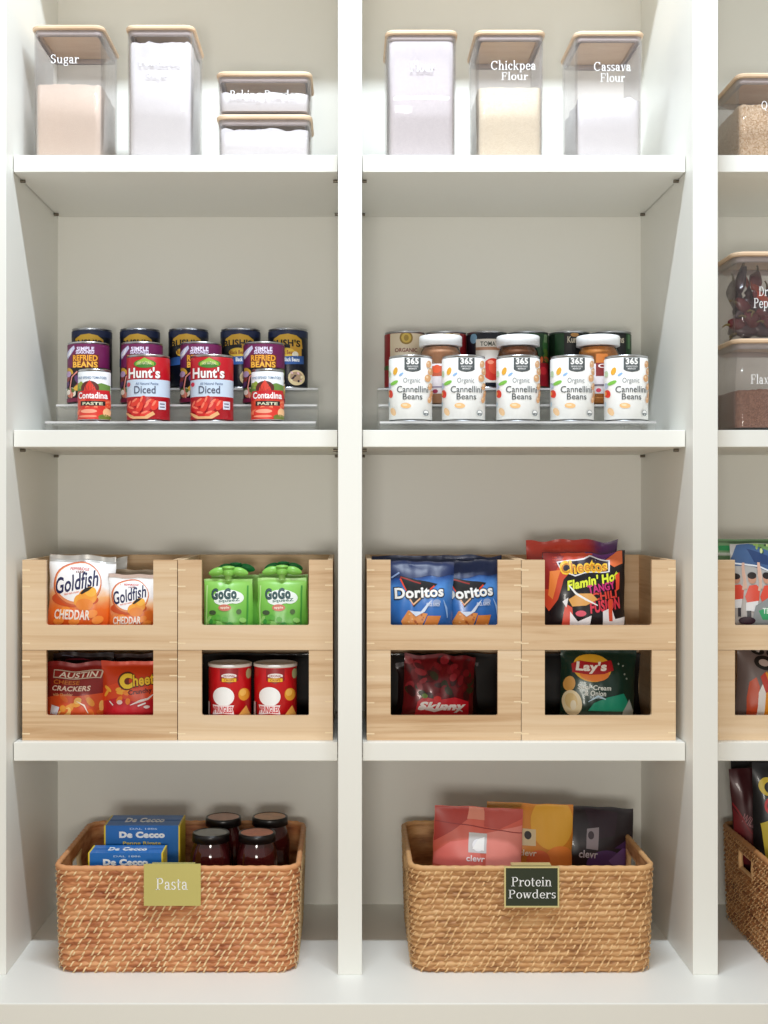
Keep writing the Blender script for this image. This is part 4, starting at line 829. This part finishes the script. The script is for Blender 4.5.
def basket(label, xc, y0, cols, stitch, seed, w=.428, d=.315, h=.187):
    t = thing('wicker_basket', label, 'basket', (xc, y0+d/2, BASE), 0, 'wicker storage baskets')
    wm = weave_mat('wicker_coil_%d' % seed, cols); sm = mat('wicker_stitch_%d' % seed, stitch, .5, var=.2, scale=50)
    rnd = random.Random(seed); rows = 18; N = 260; rr = .034
    P0 = perim(w/2, d/2, rr, N); mb = MB(); H = h-.008
    def sc(z): return .972+.028*(z/h)**.8
    zc = lambda i: (H/rows)*(i+.5)
    def hole(x, y, i): return abs(x) > w/2-.012 and abs(y) < .038 and i in (13, 14, 15)
    lev = 6
    vs = []; fs = []
    grid = []
    for j in range(rows*lev+1):
        z = H*j/(rows*lev); ph = (j % lev)/lev; bul = .0054*math.sin(PI*ph)**.6 if ph else 0
        k = sc(z); und = 0
        if z < .012: k -= .03*(1-z/.012)**2
        row = []
        for i, (x, y, nx_, ny_) in enumerate(P0):
            b = bul*(1+.25*math.sin(i*1.9+j//lev*2.3)); row.append((x*k+nx_*b-nx_*.005, y*k+ny_*b-ny_*.005, z+.0012*math.sin(i*.06+seed)))
        grid.append(row)
    vs = [p for r in grid for p in r]
    for j in range(rows*lev):
        for i in range(N):
            if hole(P0[i][0], P0[i][1], j//lev): continue
            fs.append((j*N+i, j*N+(i+1) % N, (j+1)*N+(i+1) % N, (j+1)*N+i))
    mb.add(vs, fs, wm, True)
    # inner face
    gi = []
    for j in range(rows+1):
        z = H*j/rows; k = sc(z); gi.append([(x*k-nx_*.0075, y*k-ny_*.0075, z) for x, y, nx_, ny_ in P0])
    vs = [p for r in gi for p in r]; fs = []
    for j in range(rows):
        for i in range(N):
            if hole(P0[i][0], P0[i][1], j): continue
            fs.append((j*N+(i+1) % N, j*N+i, (j+1)*N+i, (j+1)*N+(i+1) % N))
    mb.add(vs, fs, wm, True)
    # slanted wrapping stitches
    for j in range(rows):
        off = rnd.uniform(0, 3)
        i = off
        while i < N:
            a_ = int(i) % N
            x, y, nx_, ny_ = P0[a_]
            if not any(hole(x, y, jj) for jj in (j, min(rows-1, j+1))):
                z = zc(j); tx, ty = -ny_, nx_; L = .0048*rnd.uniform(.8, 1.25); hz = H/rows*.5*rnd.uniform(.85, 1.15); k = sc(z)
                bx, by_ = x*k+nx_*.0003, y*k+ny_*.0003; wd = .0016
                pts = []
                for q, (u, zz, o) in enumerate([(-1, -1, -.0030), (-.35, -.4, .0006), (.35, .4, .0006), (1, 1, -.0030)]):
                    cx_, cy_, cz_ = bx+tx*u*L*.7+nx_*o, by_+ty*u*L*.7+ny_*o, z+zz*hz
                    pts += [(cx_-tx*wd, cy_-ty*wd, cz_), (cx_+nx_*.0011, cy_+ny_*.0011, cz_), (cx_+tx*wd, cy_+ty*wd, cz_)]
                ff = []
                for q in range(3):
                    ff += [(q*3, q*3+1, q*3+4, q*3+3), (q*3+1, q*3+2, q*3+5, q*3+4)]
                mb.add(pts, ff, sm, True)
            i += rnd.choice([2.2, 2.6, 3.2, 4.2])
    mb.rings([[(x*.93, y*.93, .0005) for x, y, a_, b_ in P0], [(x*.93, y*.93, .007) for x, y, a_, b_ in P0]], wm, False)
    mb.build('woven_body', t)
    # rolled rim
    mb = MB(); K = 8; rim = []
    for i, (x, y, nx_, ny_) in enumerate(P0):
        r_ = .0050*(1+.10*math.sin(i*1.7)); k = sc(h)
        rim.append([(x*k-nx_*.0035+nx_*r_*math.cos(2*PI*q/K), y*k-ny_*.0035+ny_*r_*math.cos(2*PI*q/K), h-.0056+r_*math.sin(2*PI*q/K)) for q in range(K)])
    rim.append(rim[0]); mb.rings(rim, mat('wicker_rim_%d' % seed, tuple((cols[1][q]+cols[2][q])//2 for q in range(3)), .5, var=.2, scale=60), True, False, False); mb.build('rim', t)
    for sx in (-1, 1):
        mb = MB(); z0, z1 = H/rows*13, H/rows*16; xk = sx*(w/2*sc(z0)-.004)
        for sy in (-1, 1): mb.tube([(xk, sy*.038, z0-.004), (xk+sx*.002, sy*.0375, (z0+z1)/2), (xk+sx*.001, sy*.038, z1+.003)], .0048, sm, 8)
        mb.tube([(xk, -.04, z1+.001), (xk+sx*.001, 0, z1+.001), (xk, .04, z1+.001)], .0038, sm, 8)
        mb.tube([(xk, -.04, z0-.001), (xk+sx*.001, 0, z0-.001), (xk, .04, z0-.001)], .0034, sm, 8)
        mb.build('handle', t)
    return t
basket('reddish wicker basket with a gold Pasta tag, bottom of the left bay', (X(56, .993)+X(299.5, .993))/2-.002, .005, [(164,92,52), (206,136,86), (230,172,120)], (244,208,158), 1)
basket('tan wicker basket with a dark Protein Powders tag, bottom of the middle bay', (X(413, .993)+X(651, .993))/2, .005, [(160,108,62), (202,150,96), (224,178,124)], (232,190,136), 2)
basket('brown wicker basket with a handle hole facing the upright, bottom right corner', X(773, .99)+.21, .005, [(120,68,36), (176,116,68), (204,150,98)], (222,176,124), 3)
BF = BASE+.0075
# tags
def tagplate(label, x0, x1, y0, y1, plate, lines, edge=None):
    s = 1.003; w = X(x1, s)-X(x0, s); z0, z1 = Z(y1, s), Z(y0, s); yy = -.0015
    t = thing('basket_tag', label, 'tag', ((X(x0, s)+X(x1, s))/2, yy, z0), 0, 'clip-on basket tags'); h = z1-z0
    mb = MB(); mb.box(-w/2, w/2, -.0015, 0, 0, h, plate)
    a = Art((x0+x1)/2, y1, s)
    for q in lines: a.text(*q, LETTER, roman=True)
    press(mb, a, lambda x, z, l: (x, -.0015-l, z), (-w/2, w/2, 0, h), .05, .0002); mb.build('plate', t)
    mb = MB(); zt = BASE+.187+.0012-z0
    mb.box(-w*.38, w*.38, 0, .0012, h*.4, zt+.001, plate if not edge else edge); mb.box(-w*.38, w*.38, 0, .0188, zt, zt+.0012, plate if not edge else edge); mb.box(-w*.38, w*.38, .0176, .0188, zt-.018, zt, plate if not edge else edge); mb.build('clip', t)
    if edge:
        mb = MB(); e = .0026
        for bx in ((-w/2-e, w/2+e, h, h+e), (-w/2-e, w/2+e, -e, 0), (-w/2-e, -w/2, 0, h), (w/2, w/2+e, 0, h)): mb.box(bx[0], bx[1], -.0024, .0002, bx[2], bx[3], edge)
        mb.build('frame', t)
tagplate('gold metal tag reading Pasta on the left basket', 143.5, 200.5, 864.5, 906.5, mat('gold_plate', (206,196,118), .38, .35, var=.04, scale=12), [('Pasta', 155.5, 878.5, 187.5, 890.5)])
tagplate('dark framed tag reading Protein Powders on the middle basket', 506, 558, 868.5, 906.5, mat('dark_green_plate', (58,66,52), .22, .3, var=.2, scale=9), [('Protein', 511.5, 877.5, 552, 887), ('Powders', 508.5, 890, 556, 899)], mat('gold_frame', (226,212,150), .35, .4))
# pasta boxes
def pbox(label, x0, x1, sfr, ytop, depth, rotz=0, seed=0):
    w = X(x1, sfr)-X(x0, sfr); h = Z(ytop, sfr)-BF; y0 = Y(sfr)
    t = thing('pasta_box', label, 'box', ((X(x0, sfr)+X(x1, sfr))/2, y0+depth/2, BF), rotz, 'blue pasta boxes')
    bl = mat('blue_card', (34,112,190), .35, var=.06, scale=20); yl = mat('yellow_card_edge', (236,206,50), .4)
    mb = MB(); hw = w/2; hd = depth/2
    mb.box(-hw+.003, hw-.003, -hd, hd, 0, h, bl); mb.box(-hw, -hw+.0031, -hd+.0001, hd-.0001, .0001, h-.0001, yl); mb.box(hw-.0031, hw, -hd+.0001, hd-.0001, .0001, h-.0001, yl)
    a = Art((x0+x1)/2, ytop, sfr); k = x1-x0; c0 = (x0+x1)/2
    a.text('De Cecco', c0-k*.30, ytop+6, c0+k*.30, ytop+12.5, WHT, bold=.07); a.text('DAL 1886', c0-k*.16, ytop+2.4, c0+k*.2, ytop+4.2, (190,214,240), bold=.01)
    a.text('Penne Rigate', c0-k*.25, ytop+16, c0+k*.25, ytop+20, (240,214,60), bold=.02)
    press(mb, a, lambda x, z, l: (x, -hd-l, z+h), (-hw+.003, hw-.003, -h+.002, -.001), .05, .0002)
    b = Art(c0, 0, sfr); b.text('De Cecco', c0-k*.26, -depth*S*sfr*.74, c0+k*.26, -depth*S*sfr*.3, WHT, bold=.06)
    press(mb, b, lambda x, z, l: (x, -hd+z, h+l), (-hw+.003, hw-.003, 0, depth), .05, .0002)
    mb.build('carton', t)
    mb = MB(); mb.box(-hw+.004, hw-.004, -.0004, .0004, h+.0001, h+.0007, mat('card_flap_line', (22,78,140), .5)); mb.build('flap_seam', t)
pbox('blue pasta box with yellow edges standing front left in the left basket', 88, 163, .978, 853, .050)
pbox('taller blue pasta box with yellow edges standing behind the front pasta box', 104, 180, .948, 825.5, .075)
# sauce jars
def sauce(px, s, label, topm, zt):
    R = .0375; t = thing('sauce_jar', label, 'jar', (X(px, s), Y(s), BF), 0, 'dark sauce jars'); H = zt-BF
    mb = MB(); mb.lathe([(R-.006,.001),(R-.001,.0005),(R,.004),(R,H-.045),(R-.004,H-.028),(R-.008,H-.018),(R-.008,H-.010)], mat('dark_sauce_glass', (66,14,16), .1, coat=.6), 40); mb.build('jar_body', t)
    mb = MB(); r = R-.0035; mb.lathe([(r-.002,H-.016),(r,H-.0155),(r,H-.003),(r-.0008,H-.0008),(r-.003,H-.0002),(r-.0045,H-.0012)], mat('black_lid', (24,20,20), .3), 40, False, False)
    mb.lathe([(r-.0045,H-.0012),(r*.5,H-.001),(.001,H-.001)], topm, 40, False, True); mb.build('jar_lid', t)
cop = mat('copper_lid_print', (236,140,108), .35, .2, var=.35, scale=90); gry = mat('grey_lid_print', (136,136,130), .25, .2); cop2 = mat('tan_lid_print', (200,148,124), .35, .1, var=.25, scale=60)
zt = EYE-.593
sauce(211, .944, 'dark sauce jar with a plain grey lid, front left of the four jars', gry, zt)
sauce(257, .944, 'dark sauce jar with a speckled copper lid, front right of the four jars', cop, zt)
sauce(223.5, .905, 'dark sauce jar with a pinkish tan lid, back left of the four jars', cop2, zt+.004)
sauce(270, .905, 'dark sauce jar with a brown tan lid, back right of the four jars', mat('brown_tan_lid', (214,158,114), .35, .1, var=.35, scale=70), zt+.005)
# protein pouches
def pp(label, x0, x1, ytop, s, base_m, art, seed, roll):
    return bag('powder_pouch', label, x0, x1, ytop, s, BF, .05, base_m, art, None, seed, .06, roll, 0, 'pouch', 'powder pouches', .004, .55, True)
s = .965; by = by_of(BF, s)
a = Art(478.5, by, s)
a.poly([(430,803),(475,807),(470,822),(452,835),(430,850)], (176,58,48)).poly([(470,806),(482,808),(486,824),(466,824)], (222,140,118)).poly([(484,808),(526,812),(522,822),(500,832),(484,830)], (190,80,70)).poly([(486,836),(524,828),(526,870),(486,870)], (232,140,128)).poly([(430,862),(450,846),(476,842),(484,870),(430,870)], (222,110,100)).line([(433,827),(460,829),(490,832),(524,836)], .9, (150,44,40))
a.rect(468, 836.5, 486.5, 855.5, (206,204,204)).ell(478, 848, 6, 6, (240,240,244)).poly([(472,852),(478,842),(484,840),(484,853)], WHT).text('clevr', 466, 858, 485, 864, (246,236,236), bold=.02)
pp('coral pink powder pouch with a white square emblem, left in the middle basket', 430, 520, 812, s, foil('coral_film', (214,98,80), .4, 0), a, 61, .045)
s = .94; by = by_of(BF, s)
a = Art(530, by, s)
a.ell(552, 826, 22, 26, (236,176,60)).poly([(486,803),(525,805),(520,812),(486,816)], (186,130,40)).ell(560, 862, 16, 14, (240,140,60)).ell(538, 862, 12, 10, (230,110,60)).poly([(486,820),(520,812),(520,840),(486,850)], (224,120,40)).rect(521, 832, 535, 848, (222,202,160)).ell(527, 838, 3.6, 4, (40,30,30)).text('clevr', 518, 852, 536, 858, (250,240,220), bold=.02)
pp('amber and gold powder pouch between the coral and dark plum pouches', 484, 572, 808, s, foil('amber_film', (222,140,44), .4, 0), a, 62, .04)
s = .92; by = by_of(BF, s)
a = Art(588, by, s)
a.ell(604, 866, 20, 14, (84,50,110)).poly([(606,862),(628,844),(636,862),(620,875)], (120,84,150)).poly([(612,850),(630,838),(636,850)], (70,40,90)).poly([(582,812),(616,816),(612,838),(590,842)], (44,26,40)).poly([(584,832),(596,830),(595,852),(583,851)], (150,140,148)).ell(588, 838, 3, 4, (60,46,56)).text('clevr', 576, 852.5, 595, 860, (216,210,220), bold=.02)
pp('dark plum black powder pouch at the right in the middle basket', 544, 632, 811, s, foil('plum_black_film', (30,19,27), .35, 0), a, 63, .05)
# bags in the right basket
s = .90
a = Art(760, by_of(BF, s), s).poly([(724,790),(738,812),(757,835),(757,862),(724,862)], (120,26,34)).text('WILD', 741, 815, 757, 824, (176,110,116), rot=-30, bold=.02).line([(726,790),(738,808),(750,832)], 1.6, (150,30,40))
bag('chip_bag', 'dark maroon bag leaning in the right basket beside the upright', 741, 793, 768, s, BF, .04, foil('deep_maroon_film', (70,20,26), .35), a, None, 71, .0, -.07, dy=-.01, crimp=.006)
bag('chip_bag', 'plain black bag added as shade against the back of the right basket', 733, 830, 762, .882, BF, .03, SHADE_FILM, None, None, 73, crimp=.006, rip=.5)  # added black bag standing in for the shade inside this basket
s = .93
a = Art(796, by_of(BF, s), s).ell(770, 789, 8.5, 9, (226,200,60)).ell(772, 790, 5, 5.4, (20,18,24)).poly([(762,826),(770,822),(790,824),(790,870),(768,870),(765,850)], (222,200,70)).text('CRUNCH', 766, 800, 820, 816, (210,30,40), bold=.05)
bag('chip_bag', 'black bag with bright yellow marks in the right basket', 757, 836, 766, s, BF, .06, foil('jet_black_film', (14,14,20), .35), a, None, 72, .0, .0, crimp=.006)
# ------------------------------------------------------------------ light and camera
def area(name, loc, target, size, sy, power, col):
    l = bpy.data.lights.new(name, 'AREA'); l.shape = 'RECTANGLE'; l.size = size; l.size_y = sy; l.energy = power; l.color = col
    o = bpy.data.objects.new(name, l); C.objects.link(o); o.location = loc
    o.rotation_euler = (Vector(target)-Vector(loc)).to_track_quat('-Z', 'Y').to_euler(); return o
area('ceiling_lamp', (.1, -.743, EYE+1.79), (.1, .1, EYE-.1), .9, .06, 42, (.80, .90, 1.0))
area('front_fill', (-.1, -2.75, EYE-.25), (.1, .2, EYE-.1), .5, .3, 19, (1.0, .955, .87))  # unseen warm frontal fill at about camera height, aimed into the shelves
w = bpy.data.worlds.new('room_air'); bpy.context.scene.world = w; w.use_nodes = True
w.node_tree.nodes['Background'].inputs[0].default_value = (1.0, .97, .915, 1); w.node_tree.nodes['Background'].inputs[1].default_value = .45
cam = bpy.data.cameras.new('camera'); co = bpy.data.objects.new('camera', cam); C.objects.link(co)
co.location = (0, -D, EYE); co.rotation_euler = (PI/2, 0, 0)
cam.sensor_fit = 'HORIZONTAL'; cam.sensor_width = 36; cam.lens = 36*S*D/768; cam.shift_x = 35/768; cam.shift_y = -5/768; cam.clip_start = .05
sc = bpy.context.scene; sc.camera = co
sc.view_settings.view_transform = 'Standard'; sc.view_settings.look = 'None'; sc.view_settings.exposure = 0; sc.view_settings.gamma = 1
sc.view_settings.use_curve_mapping = False
